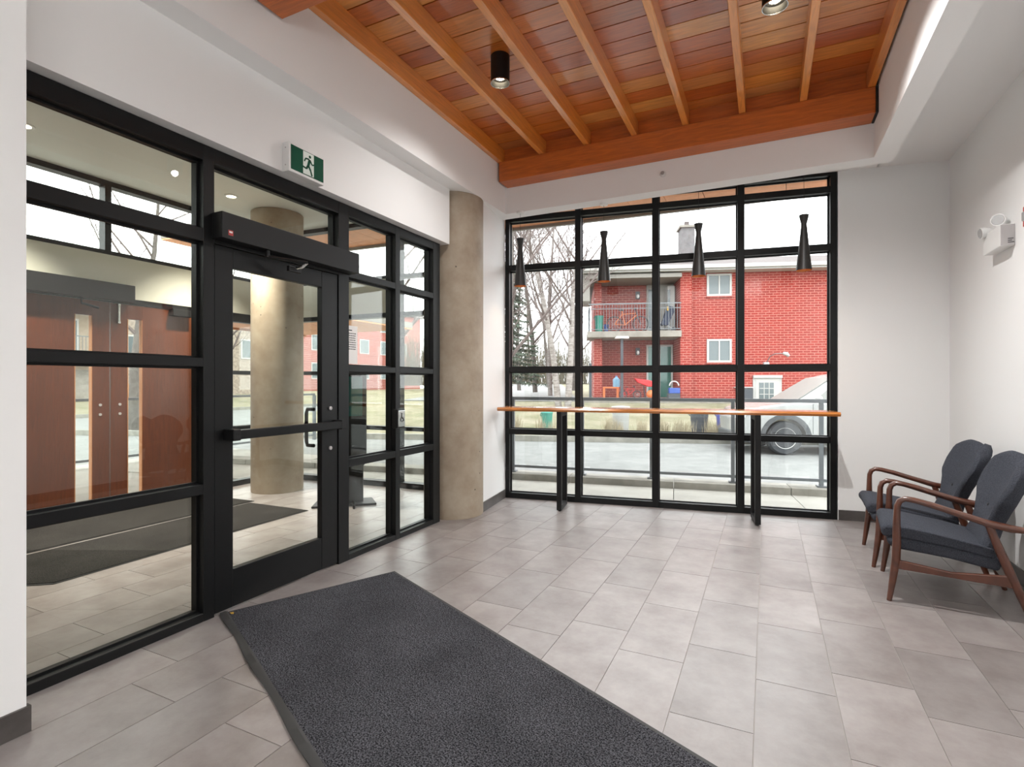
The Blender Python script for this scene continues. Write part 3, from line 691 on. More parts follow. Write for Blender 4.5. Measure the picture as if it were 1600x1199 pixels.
    for bu in (-.36, .36):
        p = surf(bu, .47, 1); ob('button', MB().ball((p[0] - .002, p[1], p[2]), .011, 12, 8, (.6, 1, 1)), 'button', bk, smooth=True)
    return t
def chair_at(cx, cy, r): return (cx + .33 * math.cos(r), cy + .33 * math.sin(r), 0.0005)
ra = math.radians(-2.2); rb = math.radians(-6.1)
make_chair('charcoal walnut armchair farther from the camera, nearer the window corner', chair_at(.717, 4.945, ra), ra)
make_chair('charcoal walnut armchair nearest the camera, cut by the right picture edge', chair_at(.716, 4.272, rb), rb)

# ------------------------------------------------------------------ small fittings on walls
em = thing('emergency_light', 'white twin-head emergency light on the right wall', 'emergency light', (RX, 4.94, 2.30))
ob('box', MB().box(-.080, -.0005, -.16, .16, 0, .150), 'white', em, bevel=.004)
ob('side_cover', MB().box(-.078, -.003, -.1625, -.160, .004, .146), 'grey', em)
pm = MB()
for i, w in enumerate((.030, .022, .034)): pm.box(-.040, -.040 + w, -.1632, -.1626, .045 - i * .013, .051 - i * .013)
ob('print', pm, 'ink', em)
for (hx, hy, hz, dx, dy) in ((-.055, -.06, .205, -.45, -.85), (-.075, .12, .165, -.95, -.05)):
    d = Vector((dx, dy, -.12)).normalized(); c0 = Vector((hx, hy, hz))
    hd_ = ob('lamp_head', MB().tube([c0 - d * .05, c0 - d * .03, c0 + d * .01, c0 + d * .035], [.012, .028, .040, .042], 20), 'white', em, smooth=True)
    ob('lens', MB().tube([c0 + d * .0352, c0 + d * .038], [.036, .034], 20), 'lens', hd_)
    ob('neck', MB().tube([c0 - d * .01 + Vector((0, 0, -.02)), Vector((hx * .7, hy, .145))], .010, 10), 'white', em, smooth=True)
fa = thing('fire_alarm', 'small red fire alarm on the right wall at the picture edge', 'fire alarm', (RX, 4.475, 2.36))
ob('body', MB().box(-.045, -.0005, -.055, .055, 0, .13), 'red', fa, bevel=.006); ob('strobe', MB().box(-.060, -.0452, -.03, .03, .03, .09), 'lens', fa, bevel=.006)
sp = thing('sprinkler', 'round white sprinkler head on the soffit face above the window', 'sprinkler', (-.915, FYB, 3.395))
ob('plate', MB().lathe([(.032, -.0005), (.030, -.008), (.012, -.012)], 24, axis='y'), 'white', sp, smooth=True); ob('head', MB().lathe([(.010, -.012), (.010, -.03), (.018, -.032), (.018, -.036)], 16, axis='y'), 'grey', sp, smooth=True)

# ------------------------------------------------------------------ vestibule shell
VZ = 3.48
struct('ceiling_vestibule', MB().prism([(-6.35, -.6), (-3.02, -.6), (-3.02, vy(-3.02) + .1), (-6.35, vy(-6.35) + .1)], VZ, VZ + .12), 'vceil')
struct('wall_vestibule_side', MB().box(-6.35, -3.05, -.75, -.6, 0, VZ), 'cream')
for i, (x, y, lab) in enumerate([(-5.53, 2.19, 'recessed downlight in the vestibule ceiling, behind the left pane'), (-5.50, 4.05, 'recessed downlight in the vestibule ceiling, above the door transom')]):
    t = thing('recessed_downlight', lab, 'downlight', (x, y, VZ - .004), 0, 'recessed downlights in the vestibule ceiling')
    ob('trim_ring', MB().lathe([(.048, .0035), (.050, -.004), (.072, -.002), (.074, .0035)], 28, cap0=False, cap1=False), 'white', t, smooth=True)
    ob('bulb', MB().lathe([(.001, .0), (.048, .0), (.048, .003), (.001, .003)], 24), 'vlamp', t)
    ld = bpy.data.lights.new('downlight_beam', 'SPOT'); ld.energy = 430; ld.spot_size = math.radians(92); ld.spot_blend = 1.0; ld.color = (1, .93, .83); ld.shadow_soft_size = .05
    l = bpy.data.objects.new('downlight_beam', ld); COL.objects.link(l); l.parent = t; l.location = (0, 0, -.02)
# facade frame x = FX
fc = struct('window_3', None, None, 'outer vestibule facade with cream band and clerestory glazing', (FX, 0, 0))
def fob(name, y0, y1, z0, z1, mat='black', x0=-.11, x1=0.0): return ob(name, MB().box(x0, x1, y0, y1, z0, z1), mat, fc)
YE = vy(FX)
fob('spandrel', -.6, YE, 2.262, 2.70, 'cream', -.13, .012)
fob('rail', -.6, YE, 2.70, 2.745); fob('rail', -.6, YE, VZ - .055, VZ); fob('rail', -.6, YE, 2.205, 2.262)
cm = [-.6, .9, 2.05, 3.15, 4.30, YE - .06]
for y in cm: fob('mullion', y, y + .06, 2.745, VZ - .055)
for a, b in zip(cm, cm[1:]): fob('pane', a + .056, b + .004, 2.741, VZ - .051, 'glass', -.062, -.055)
# lower glazing right of the doors
fob('mullion', 4.24, 4.31, 0, 2.205); fob('mullion', YE - .06, YE, 0, 2.205)
for z0, z1 in ((0, .07), (.735, .785), (1.46, 1.51), (2.15, 2.205)): fob('rail', 4.31, YE - .06, z0, z1)
for z0, z1 in ((.07, .735), (.785, 1.46), (1.51, 2.15)): fob('pane', 4.306, YE - .056, z0, z1, 'glass', -.062, -.055)
fob('mullion', 2.13, 2.19, 0, 2.205)
fob('infill', -.6, 2.13, 0, 2.205, 'doorwood', -.10, -.01)
# wooden entrance doors
def wood_door(n, y0, y1, la, lb, label):
    d = struct(n, None, None, label, (FX - .03, y0, 0))
    def p(name, a, b, z0, z1, mat='doorwood', x0=-.022, x1=.022): return ob(name, MB().box(x0, x1, a - y0, b - y0, z0, z1), mat, d, bevel=.001 if mat != 'glass' else 0, seg=1)
    p('panel', y0 + .003, la, .01, 2.20); p('panel', lb, y1 - .003, .01, 2.20); p('panel', la, lb, .01, .128); p('panel', la, lb, 2.045, 2.20)
    p('pane', la - .002, lb + .002, .126, 2.047, 'glass', -.004, .004)
    for a in (la, lb - .008): p('lite_trim', a, a + .008, .128, 2.045, 'timber', -.024, .026)
    for z in (1.02, 1.12): ob('lock_cylinder', MB().lathe([(.014, .022), (.014, .030)], 14, (0, (y1 - .09 if la > (y0 + y1) / 2 else y0 + .09) - y0, z), 'x'), 'grey', d)
    return d
wood_door('door_2', 2.19, 3.198, 2.880, 3.035, 'brown wooden vestibule door with narrow lite, under the long operator box')
wood_door('door_3', 3.204, 4.24, 3.368, 3.520, 'brown wooden vestibule door with narrow lite, nearer the column')
vo_ = thing('door_operator', 'black automatic operator box above the wooden vestibule doors', 'door operator', (FX + .06, 2.8, 2.18))
ob('cover', MB().box(-.044, .05, -.62, .585, .03, .215), 'blacksatin', vo_, bevel=.003); ob('arm', MB().tube([(.02, .1, .03), (.02, .1, -.03), (.02, .25, -.06)], .012, 8), 'blacksatin', vo_, smooth=True)
dc = thing('door_closer', 'small black door closer box on the right wooden vestibule door', 'door closer', (FX + .03, 3.93, 2.13))
ob('body', MB().box(-.034, .05, -.12, .12, .0, .075), 'blacksatin', dc, bevel=.003); ob('arm', MB().box(-.01, .01, -.1, .05, .0755, .09), 'blacksatin', dc)
hb = tag(ob('door_bolt', MB().tube([(0, 0, 0), (0, 0, .20)], .014, 10).lathe([(.018, .0), (.018, .02)], 12).lathe([(.018, .19), (.018, .21)], 12), 'chrome', None, (FX + .015, 3.275, 1.985), smooth=True), 'pale metal bolt at the head of the wooden vestibule doors', 'door bolt')
# vestibule end wall (towards the street)
va = math.atan(K2); VL = (FX + 6.25, 0)
ev = struct('window_4', None, None, 'glazed end wall of the vestibule with cream band', (FX, vy(FX), 0), va)
ELn = (-2.99 - FX) / math.cos(va)
def eob(name, x0, x1, z0, z1, mat='black', y0=0, y1=.11): return ob(name, MB().box(x0, x1, y0, y1, z0, z1), mat, ev)
eob('spandrel', 0, 1.95, 2.262, 2.70, 'cream', -.012, .13)
em_ = [0, .98, 1.95, 2.62, ELn - .06]
for z0, z1 in ((0, .07), (.735, .785), (1.46, 1.51), (2.205, 2.262), (2.70, 2.745), (VZ - .055, VZ)): eob('rail', 0, ELn, z0, z1, 'black', .001, .109)
for x in em_: eob('mullion', x, x + .06, 0, VZ)
for a, b in zip(em_, em_[1:]):
    for z0, z1 in ((.07, .735), (.785, 1.46), (1.51, 2.205), (2.262, 2.70), (2.745, VZ - .055)):
        if z0 == 2.262 and b <= 1.95: continue
        eob('pane', a + .056, b + .004, z0 - .003, z1 + .003, 'glass', .055, .062)
# vestibule mats
for nm, pts, lab in (('pile', [(-4.30, 1.86), (-4.36, 4.10), (-5.22, 4.08), (-5.20, 1.62), (-4.62, 1.62)], 'dark brown-grey runner mat in the vestibule, nearer the glass'), ('pile', [(-5.26, .9), (-5.26, 4.16), (-6.12, 4.12), (-6.10, .9)], 'dark grey mat in the vestibule along the wooden doors')):
    cx = sum(p[0] for p in pts) / len(pts); cy = sum(p[1] for p in pts) / len(pts)
    t = thing('vestibule_mat', lab, 'mat', (cx, cy, 0), 0, 'vestibule mats')
    q = [(a - cx, b - cy) for a, b in pts]; q2 = [(a * .975, b * .988) for a, b in q]
    ob('rubber_border', MB().prism(q, .001, .006), 'rubber', t); ob('pile', MB().prism(q2, .0062, .011), 'vmat', t)
# kiosk
kk = thing('intercom_kiosk', 'slim black intercom kiosk standing in the vestibule behind the door', 'kiosk', (-4.25, 4.52, 0), math.radians(42))
ob('base_plate', MB().prism([(-.34, -.16), (.34, -.16), (.30, .16), (-.30, .16)], .001, .022), 'blacksatin', kk, bevel=.006)
ob('body', MB().extrude([(-.20, -.04, .022), (.20, -.04, .022), (.20, -.04, .42), (.235, -.04, .46), (.235, -.04, 1.46), (.20, -.04, 1.53), (-.20, -.04, 1.53), (-.235, -.04, 1.46), (-.235, -.04, .46), (-.20, -.04, .42)], (0, .08, 0)), 'blacksatin', kk, bevel=.008)
ob('screen', MB().box(-.19, .19, -.0425, -.0402, .98, 1.42), 'teal', kk)
ob('foot', MB().tube([(.1, -.1, .022), (.1, -.3, .018)], .03, 8, .4), 'blacksatin', kk)

# ------------------------------------------------------------------ exterior: street frame (u along the road, v away from the building)
SA = math.radians(18.7); cA, sA = math.cos(SA), math.sin(SA)
def ST(u, v, z=0): return (u * cA - v * sA, u * sA + v * cA, z)
rg = struct('road', MB().box(-120, 90, -60, 130, -.5, -.125), 'asphalt', 'light grey asphalt street')
# landing between window and railing
sw_ = struct('pavement', None, None, 'pale concrete pavement slabs outside the window')
def wl(x, off): return (x - off * math.sin(WANG), wy(x) + off * math.cos(WANG))
xs = [-9.0 + 1.35 * i for i in range(9)]
for a, b in zip(xs, xs[1:]):
    g = .004
    ob('slab', MB().prism([wl(a + g, .125), wl(b - g, .125), wl(b - g, 1.20), wl(a + g, 1.20)], -.12, -.012), 'pave', sw_)
kb = struct('kerb_railing_base', None, None, 'low concrete kerb under the street railing')
for a, b in zip(xs, xs[1:]): ob('kerb_stone', MB().prism([wl(a, 1.205), wl(b - .004, 1.205), wl(b - .004, 1.52), wl(a, 1.52)], -.12, .075), 'kerb', kb, bevel=.008)
struct('pavement_outer', MB().prism([wl(-9, 1.53), wl(1.8, 1.53), wl(1.8, 1.95), wl(-9, 1.95)], -.124, -.06), 'pave')
rl = thing('street_railing', 'dark metal railing with glass infill standing on the kerb outside', 'railing', (*wl(-1.4, 1.36), .075), WANG)
pxs = [-4.28, -3.29, -2.30, -1.385, -.39, .60, 1.59]
lx = [(x + 1.604) / math.cos(WANG) for x in pxs]
for x in lx: ob('post', MB().box(x - .022, x + .022, -.022, .022, .001, 1.05), 'railmetal', rl)
for x in lx: ob('post_foot', MB().box(x - .05, x + .05, -.05, .05, .0005, .02), 'railmetal', rl)
ob('top_rail', MB().box(lx[0], lx[-1], -.03, .03, 1.03, 1.075), 'railmetal', rl); ob('bottom_rail', MB().box(lx[0], lx[-1], -.018, .018, .065, .10), 'railmetal', rl)
for a, b in zip(lx, lx[1:]): ob('pane', MB().box(a + .04, b - .04, -.004, .004, .11, 1.02), 'glass', rl)

# canopy outside
cn = struct('canopy_street', None, None, 'wood-lined canopy over the street side windows')
xs2 = [-8.2 + .42 * i for i in range(24)]
def ce(x, o=0): return (x, 6.80 + .057 * x + o)
for a, b in zip(xs2, xs2[1:]):
    ob('soffit_board', MB().prism([wl(a + .003, .13), wl(b - .003, .13), ce(b - .003), ce(a + .003)], 3.50, 3.52), 'canopy', cn)
ob('fascia', MB().prism([ce(-8.2, .002), ce(1.4, .002), ce(1.4, .05), ce(-8.2, .05)], 3.46, 3.70), 'siding', cn)
ob('top', MB().prism([wl(-8.2, .13), wl(1.4, .13), ce(1.4), ce(-8.2)], 3.525, 3.70), 'siding', cn)
c2 = struct('canopy_entrance', None, None, 'wood-lined entrance canopy beyond the vestibule doors')
for i in range(10): ob('soffit_board', MB().box(-6.62 - .3 * (i + 1) + .004, -6.62 - .3 * i, 1.0, 9.0, 2.46, 2.48), 'canopy', c2)
ob('roof', MB().box(-9.62, -6.62, 1.0, 9.0, 2.485, 2.60), 'siding', c2); ob('fascia', MB().box(-9.68, -9.625, 1.0, 9.0, 2.42, 2.62), 'timber', c2)
# pavement and railing on the entrance side
struct('pavement_entrance', MB().prism([(-6.37, -3), (-6.37, 4.95), (-7.6, 7.5), (-10.4, 7.5), (-10.4, -3)], -.124, -.03), 'pave')
r2 = thing('street_railing', 'dark metal railing across the entrance forecourt beyond the vestibule', 'railing', (-9.9, 3.0, -.03), math.radians(90), None)
for i in range(6): ob('post', MB().box(i * 1.3 - .03, i * 1.3 + .03, -.03, .03, 0.001, 1.08), 'railmetal', r2)
ob('top_rail', MB().box(0, 6.5, -.03, .03, 1.08, 1.125), 'railmetal', r2); ob('bottom_rail', MB().box(0, 6.5, -.02, .02, .10, .14), 'railmetal', r2)
for i in range(5): ob('pane', MB().box(i * 1.3 + .05, i * 1.3 + 1.25, -.004, .004, .15, 1.06), 'glass', r2)

# far side of the street: kerb, lawn bank, side road
struct('kerb_far', MB().prism([ST(-60, 13.3)[:2], ST(40, 13.3)[:2], ST(40, 13.46)[:2], ST(-60, 13.46)[:2]], -.124, .02), 'kerb')
def sheet(pts, name, mat, label=None, depth=.3):
    n = len(pts); mb = MB().add(list(pts) + [(p[0], p[1], p[2] - depth) for p in pts], [tuple(range(n))] + [tuple(range(2 * n - 1, n - 1, -1))] + [(i, n + i, n + (i + 1) % n, (i + 1) % n) for i in range(n)])
    return struct(name, mb, mat, label)
sheet([ST(-9, 13.46, .0), ST(40, 13.46, .0), ST(40, 20, .62), ST(-9, 20, .62)], 'lawn', 'lawn', 'dormant yellow-green lawn bank across the street')
sheet([ST(-9, 20.02, .62), ST(40, 20.02, .62), ST(40, 60, 1.3), ST(-9, 60, 1.3)], 'yard', 'lawn')
sheet([ST(-7, 20.5, .66), ST(.1, 20.5, .66), ST(-1.5, 52, 1.22), ST(-7, 52, 1.22)], 'side_road', 'asphalt', 'pale side road running away between the trees', .02)
sheet([(-26, -40, .0), (-26, 60, .0), (-33, 60, .55), (-33, -40, .55)], 'lawn_far', 'lawn')
struct('kerb_entrance_side', MB().box(-26, -25.8, -40, 60, -.124, .03), 'kerb')
sheet([(-33, -40, .55), (-33, 60, .55), (-90, 60, .6), (-90, -40, .6)], 'yard_far', 'lawn')

# ---------------------------------------------------------------- red brick apartment house
B0 = ST(0, 21)
bd = thing('apartment_building', 'red brick apartment house with balconies across the street', 'building', (B0[0], B0[1], 0), SA)
def bob(name, x0, x1, y0, y1, z0, z1, mat, parent=None, bevel=0): return ob(name, MB().box(x0, x1, y0, y1, z0, z1), mat, parent or bd, bevel=bevel)
bob('wall', 4.38, 16, 0.25, 6, .3, 5.72, 'brick'); bob('pier', 3.95, 4.38, 0, 1.6, .3, 5.72, 'brick')
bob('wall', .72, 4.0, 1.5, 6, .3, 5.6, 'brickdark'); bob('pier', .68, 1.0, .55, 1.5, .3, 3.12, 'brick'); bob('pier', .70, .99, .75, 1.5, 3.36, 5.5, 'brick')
bob('patio_slab', .2, 4.0, -.9, 1.5, .30, .74, 'conc_light'); bob('balcony_slab', .40, 3.97, -.15, 1.5, 3.12, 3.36, 'conc_light', bevel=.01)
bob('balcony_ceiling', .3, 3.97, -.2, 1.5, 5.40, 5.55, 'siding')
bob('eave', .1, 16.3, -.35, 1.6, 5.60, 5.70, 'whitewood'); bob('gutter', .1, 16.3, -.46, -.34, 5.66, 5.80, 'whitewood', bevel=.01)
rf = MB().extrude([(.1, -.40, 5.72), (.1, 5.0, 7.25), (.1, 9.5, 5.72)], (16.2, 0, 0)); ob('roof', rf, 'shingle', bd)
bob('gable_siding', .14, .5, -.1, 1.5, 4.55, 5.6, 'siding')
ch = bob('chimney', 4.4, 4.95, 2.2, 2.9, 6.0, 7.95, 'chimney'); bob('cap', 4.33, 5.02, 2.13, 2.97, 7.95, 8.05, 'conc_light', ch); bob('flue', 4.6, 4.78, 2.45, 2.65, 8.05, 8.28, 'shingle', ch)
def house_window(x0, x1, y, z0, z1):
    f = MB(); e = .075
    f.box(x0, x1, y - .05, y, z0, z0 + e).box(x0, x1, y - .05, y, z1 - e, z1).box(x0, x0 + e, y - .05, y, z0 + e, z1 - e).box(x1 - e, x1, y - .05, y, z0 + e, z1 - e).box((x0 + x1) / 2 - .025, (x0 + x1) / 2 + .025, y - .045, y, z0 + e, z1 - e)
    w = ob('window', f, 'whitewood', bd)
    m = (x0 + x1) / 2
    for a, b in ((x0 + e, m - .025), (m + .025, x1 - e)): bob('pane', a, b, y - .02, y - .005, z0 + e, z1 - e, 'winglass', w)
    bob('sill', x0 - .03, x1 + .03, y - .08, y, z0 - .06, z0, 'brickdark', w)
house_window(4.98, 5.90, .25, 4.70, 5.56); house_window(4.98, 5.90, .25, 2.14, 3.04)
ed = bob('entrance_door', 6.78, 7.62, .19, .25, .1, 1.52, 'whitewood'); bob('frame', 6.68, 7.72, .20, .249, .1, 1.62, 'offwhite', ed); bob('lintel', 6.68, 7.72, .12, .249, 1.54, 1.64, 'whitewood', ed)
gl = bob('lite', 6.90, 7.42, .170, .189, .70, 1.36, 'winglass', ed)
mb = MB()
for x in (7.07, 7.25): mb.box(x - .012, x + .012, .155, .17, .70, 1.36)
for z in (.92, 1.14): mb.box(6.90, 7.42, .155, .17, z - .012, z + .012)
ob('glazing_bars', mb, 'whitewood', ed)
bob('meter_box', 6.30, 6.64, .10, .25, .55, 1.14, 'darkplastic'); bob('ledge', 5.98, 6.66, .08, .25, 1.16, 1.20, 'whitewood')
wl_ = bob('wall_lamp', 7.06, 7.24, .12, .25, 2.02, 2.14, 'grey')
ob('arm', MB().tube([(7.15, .15, 2.12), (7.22, -.05, 2.36), (7.35, -.2, 2.44), (7.6, -.25, 2.44)], .016, 6), 'railmetal', wl_); ob('lamp_head', MB().tube([(7.6, -.25, 2.46), (7.72, -.27, 2.42), (7.8, -.28, 2.34)], [.05, .08, .05], 10), 'offwhite', wl_, smooth=True)
def patio_door(x0, x1, z0, z1, mg, name):
    f = MB(); e = .07; y = 1.5
    f.box(x0, x1, y - .06, y, z1 - e, z1).box(x0, x0 + e, y - .06, y, z0, z1 - e).box(x1 - e, x1, y - .06, y, z0, z1 - e).box((x0 + x1) / 2 - .03, (x0 + x1) / 2 + .03, y - .055, y, z0, z1 - e)
    w = ob(name, f, 'whitewood', bd); m = (x0 + x1) / 2
    for a, b in ((x0 + e, m - .03), (m + .03, x1 - e)): bob('pane', a, b, y - .02, y - .005, z0, z1 - e, mg, w)
patio_door(2.86, 4.02 - .1, .76, 2.92, 'tealglass', 'patio_door')
bob('door_surround', 2.86, 3.95, 1.42, 1.5, 3.37, 5.40, 'siding'); ud = bob('balcony_door', 2.93, 3.2, 1.39, 1.419, 3.37, 5.2, 'winglass'); bob('open_leaf', 3.62, 3.9, .9, 1.38, 3.37, 5.25, 'whitewood'); bob('open_leaf_glass', 3.615, 3.72, .88, .899, 3.5, 5.1, 'winglass')
for z in (4.83, 2.50):
    lt = bob('wall_lantern', 2.42, 2.58, 1.36, 1.5, z, z + .30, 'darkplastic'); ob('bulb', MB().ball((2.50, 1.33, z + .1), .06, 10, 6, (1, 1, 1.4)), 'white', lt, smooth=True)
# balcony railing
br = bob('balcony_top_rail', .45, 3.96, -.12, -.08, 4.40, 4.44, 'railmetal'); bob('balcony_mid_rail', .45, 3.96, -.115, -.085, 4.22, 4.245, 'railmetal'); bob('balcony_low_rail', .45, 3.96, -.115, -.085, 3.42, 3.445, 'railmetal')
bal = MB().box(-.007, .007, -.007, .007, 0, .96).mesh('baluster'); bal.materials.append(M['railmetal'])
for i in range(33): ob('baluster', bal, None, bd, (.5 + .107 * i, -.10, 3.45))
bob('balcony_end_panel', .45, .50, -.08, .75, 3.40, 4.3, 'darkplastic')
bob('corner_post', .46, .56, -.55, -.45, .74, 2.1, 'darkplastic')

def bthing(name, label, cat, u, v, z, rot=0, group=None): p = ST(u, v, z); return thing(name, label, cat, p, SA + rot, group)
# lamp post on the patio edge
t = bthing('lamp_post', 'dark post with flat white lamp head in front of the brick patio', 'lamp post', 1.70, 20.55, .741)
ob('pole', MB().box(-.05, .05, -.05, .05, .0, 2.30), 'darkplastic', t); ob('lamp_head', MB().extrude([(-.28, -.2, 2.30), (.26, -.2, 2.30), (.22, -.2, 2.38), (-.20, -.2, 2.38)], (0, .4, 0)), 'white', t); ob('base', MB().box(-.09, .09, -.09, .09, 0.0005, .03), 'darkplastic', t)
# balcony things
def bin_(name, label, cat, u, v, z, r0, r1, h, mat, lid=True, group=None):
    t = bthing(name, label, cat, u, v, z, 0, group)
    ob('body', MB().lathe([(r0, .0), (r1, h * .94), (r1 * 1.06, h * .94), (r1 * 1.06, h)], 20), mat, t, smooth=True, ang=30)
    ob('lid', MB().lathe([(r1 * 1.08, h), (r1 * 1.0, h * 1.04), (.02, h * 1.07)], 20), mat, t, smooth=True, ang=30) if lid else None
    ob('handle', MB().tube([(-r1, 0, h * .8), (-r1 * 1.2, 0, h * .9), (-r1, 0, h)], .012, 6), mat, t)
    return t
bin_('storage_bin', 'tall green plastic bin on the brick house balcony', 'bin', .86, 21.25, 3.361, .14, .17, .62, 'greenbin')
bin_('storage_bin', 'small blue bin beside the green one on the balcony', 'bin', 1.18, 21.95, 3.361, .08, .1, .36, 'bluebin')
def bicycle(label, u, v, z, s, frame, parent_rot=0):
    t = bthing('bicycle', label, 'bicycle', u, v, z, parent_rot)
    R = .34 * s
    for x in (-.55 * s, .55 * s):
        w = ob('wheel', MB().tube([(x + (R - .02) * math.cos(a * math.pi / 14), 0, R + (R - .02) * math.sin(a * math.pi / 14)) for a in range(29)], .022 * max(.8, s), 6, caps=False), 'tyre', t)
        sp_ = MB()
        for a in range(10): sp_.tube([(x, 0, R), (x + R * .93 * math.cos(a * math.pi / 5), 0, R + R * .93 * math.sin(a * math.pi / 5))], .003, 3)
        ob('spokes', sp_, 'grey', w)
    q = lambda a, b: (a * s, 0, b * s)
    fr = MB()
    for a, b in ((q(-.55, .34), q(-.1, .30)), (q(-.55, .34), q(-.2, .78)), (q(-.1, .30), q(-.24, .92)), (q(-.2, .76), q(.36, .80)), (q(-.1, .30), q(.38, .72))): fr.tube([a, b], .022 * s, 6)
    ob('frame', fr, frame, t); ob('fork', MB().tube([q(.34, .98), q(.40, .70), q(.55, .34)], .02 * s, 6), 'darkplastic', t)
    ob('handlebar', MB().tube([(.30 * s, -.25, 1.0 * s), (.36 * s, 0, .98 * s), (.30 * s, .25, 1.0 * s)], .018, 6), 'darkplastic', t); ob('saddle', MB().ball((-.26 * s, 0, .94 * s), .1 * s, 10, 6, (1.3, .6, .35)), 'darkplastic', t)
    return t
bicycle('dark bicycle with an orange frame on the brick house balcony', 1.98, 21.3, 3.361, .92, 'orange')
t = bthing('stroller', 'folded navy pushchair on the right end of the balcony', 'stroller', 3.45, 21.3, 3.361)
ob('seat_cover', MB().extrude([(-.20, -.15, .25), (.05, -.15, .22), (.30, -.15, .75), (.28, -.15, .95), (.08, -.15, .98), (-.05, -.15, .70)], (0, .3, 0)), 'navy', t, bevel=.03, seg=3)
ob('chassis', MB().tube([(-.35, 0, .42), (.0, 0, .25), (.32, 0, .10)], .015, 6).tube([(.28, 0, .95), (.0, 0, .3), (-.25, 0, .08)], .015, 6), 'grey', t)
for x in (-.28, .30): ob('wheel', MB().lathe([(.09, -.02), (.09, .02)], 14, (x, 0, .0905), 'y'), 'tyre', t)
ob('trim', MB().box(.02, .08, -.16, -.15, .8, .95), 'yellow', t)
# patio things
t = bthing('small_table', 'little orange plastic table on the patio', 'table', 1.30, 20.9, .741)
ob('top', MB().box(-.30, .30, -.2, .2, .40, .45), 'orange', t, bevel=.01)
for x in (-.26, .26):
    for y in (-.16, .16): ob('leg', MB().box(x - .035, x + .035, y - .035, y + .035, 0.0005, .40), 'orange', t)
t = bthing('water_bottle', 'big blue water cooler bottle on the orange table', 'bottle', 1.52, 20.9, 1.192)
ob('body', MB().lathe([(.13, .0), (.14, .03), (.14, .30), (.06, .36), (.04, .40)], 18), 'waterblue', t, smooth=True); ob('cap', MB().lathe([(.042, .40), (.042, .43)], 14), 'bluebin', t)
t = bthing('toy_slide', 'red plastic toy wheelbarrow tub on the patio', 'toy', 2.62, 21.0, .741)
ob('tub', MB().extrude([(-.42, -.2, .78), (-.30, -.2, .62), (.10, -.2, .46), (.40, -.2, .46), (.46, -.2, .62), (.1, -.2, .72)], (0, .4, 0)), 'redtoy', t, bevel=.03, seg=3)
for x in (-.05, .30): ob('leg', MB().tube([(x, 0, .48), (x + .05, 0, 0.0005)], .02, 6), 'darkplastic', t)
bicycle('small red and white child bicycle on the patio', 2.02, 20.7, .741, .48, 'redtoy')
t = tag(ob('ball', MB().ball((0, 0, .17), .17, 16, 10), 'orange', None, ST(2.78, 20.55, .741), smooth=True), 'orange ball on the patio beside the red toy', 'ball')
t = bthing('storage_tub', 'blue plastic storage tub on the patio before the green glass door', 'tub', 3.66, 20.7, .741)
ob('tub', MB().box(-.2, .2, -.15, .15, .21, .42), 'bluebin', t, bevel=.02); ob('crate', MB().box(-.24, .2, -.16, .16, .0005, .205), 'darkplastic', t, bevel=.01); ob('hoop', MB().tube([(.0 + .17 * math.cos(a * .35), 0, .50 + .17 * math.sin(a * .35)) for a in range(10)], .025, 6), 'grey', t)
# lawn things
def gz(v): return .62 * (v - 13.46) / 6.54
bin_('wheelie_bin', 'green wheelie bin on the lawn beside the birch trees', 'bin', -.80, 14.2, gz(14.2), .13, .15, .48, 'greenbin')
bin_('barrel', 'white barrel on the verge across the street, below the brick patio', 'barrel', 1.13, 14.0, gz(14.0), .20, .225, .66, 'offwhite')
bin_('wheelie_bin', 'dark bin behind dry grass across the street', 'bin', 3.10, 14.0, gz(14.0), .20, .22, .56, 'darkplastic')
bin_('wheelie_bin', 'violet-blue bin behind dry grass, next to the dark bin', 'bin', 3.72, 14.0, gz(14.0), .18, .2, .56, 'purplebin')
rr = random.Random(5)
gmb = MB()
for c_ in range(30):
    u = rr.uniform(-2.0, 4.4); v = rr.uniform(13.55, 13.8); h = rr.uniform(.28, .5)
    for i in range(40):
        a = rr.uniform(0, 6.28); r = rr.uniform(0, .16); l = h * rr.uniform(.5, 1); x, y = u + r * math.cos(a), v + .5 * r * math.sin(a); tx, ty = x + rr.uniform(-.2, .2) * l, y + rr.uniform(-.2, .2) * l
        gmb.tube([ST(x, y, gz(v) - .02), ST((x + tx) / 2, (y + ty) / 2, gz(v) + l * .6), ST(tx, ty, gz(v) + l)], [.006, .005, .002], 3, caps=False)
tag(ob('dry_grass', gmb, 'straw'), 'dry straw-coloured grass along the far kerb', 'dry grass', None, 'stuff')
# retaining wall under the patio
struct('wall_patio', MB().prism([ST(.0, 19.9)[:2], ST(16, 19.9)[:2], ST(16, 20.08)[:2], ST(0, 20.08)[:2]], .3, .70), 'conc_light')

# ---------------------------------------------------------------- white car
cp = ST(4.93, 11.35, -.125)
cr = thing('car', 'white sport utility car parked on the street, half hidden by the window edge', 'car', cp, SA)
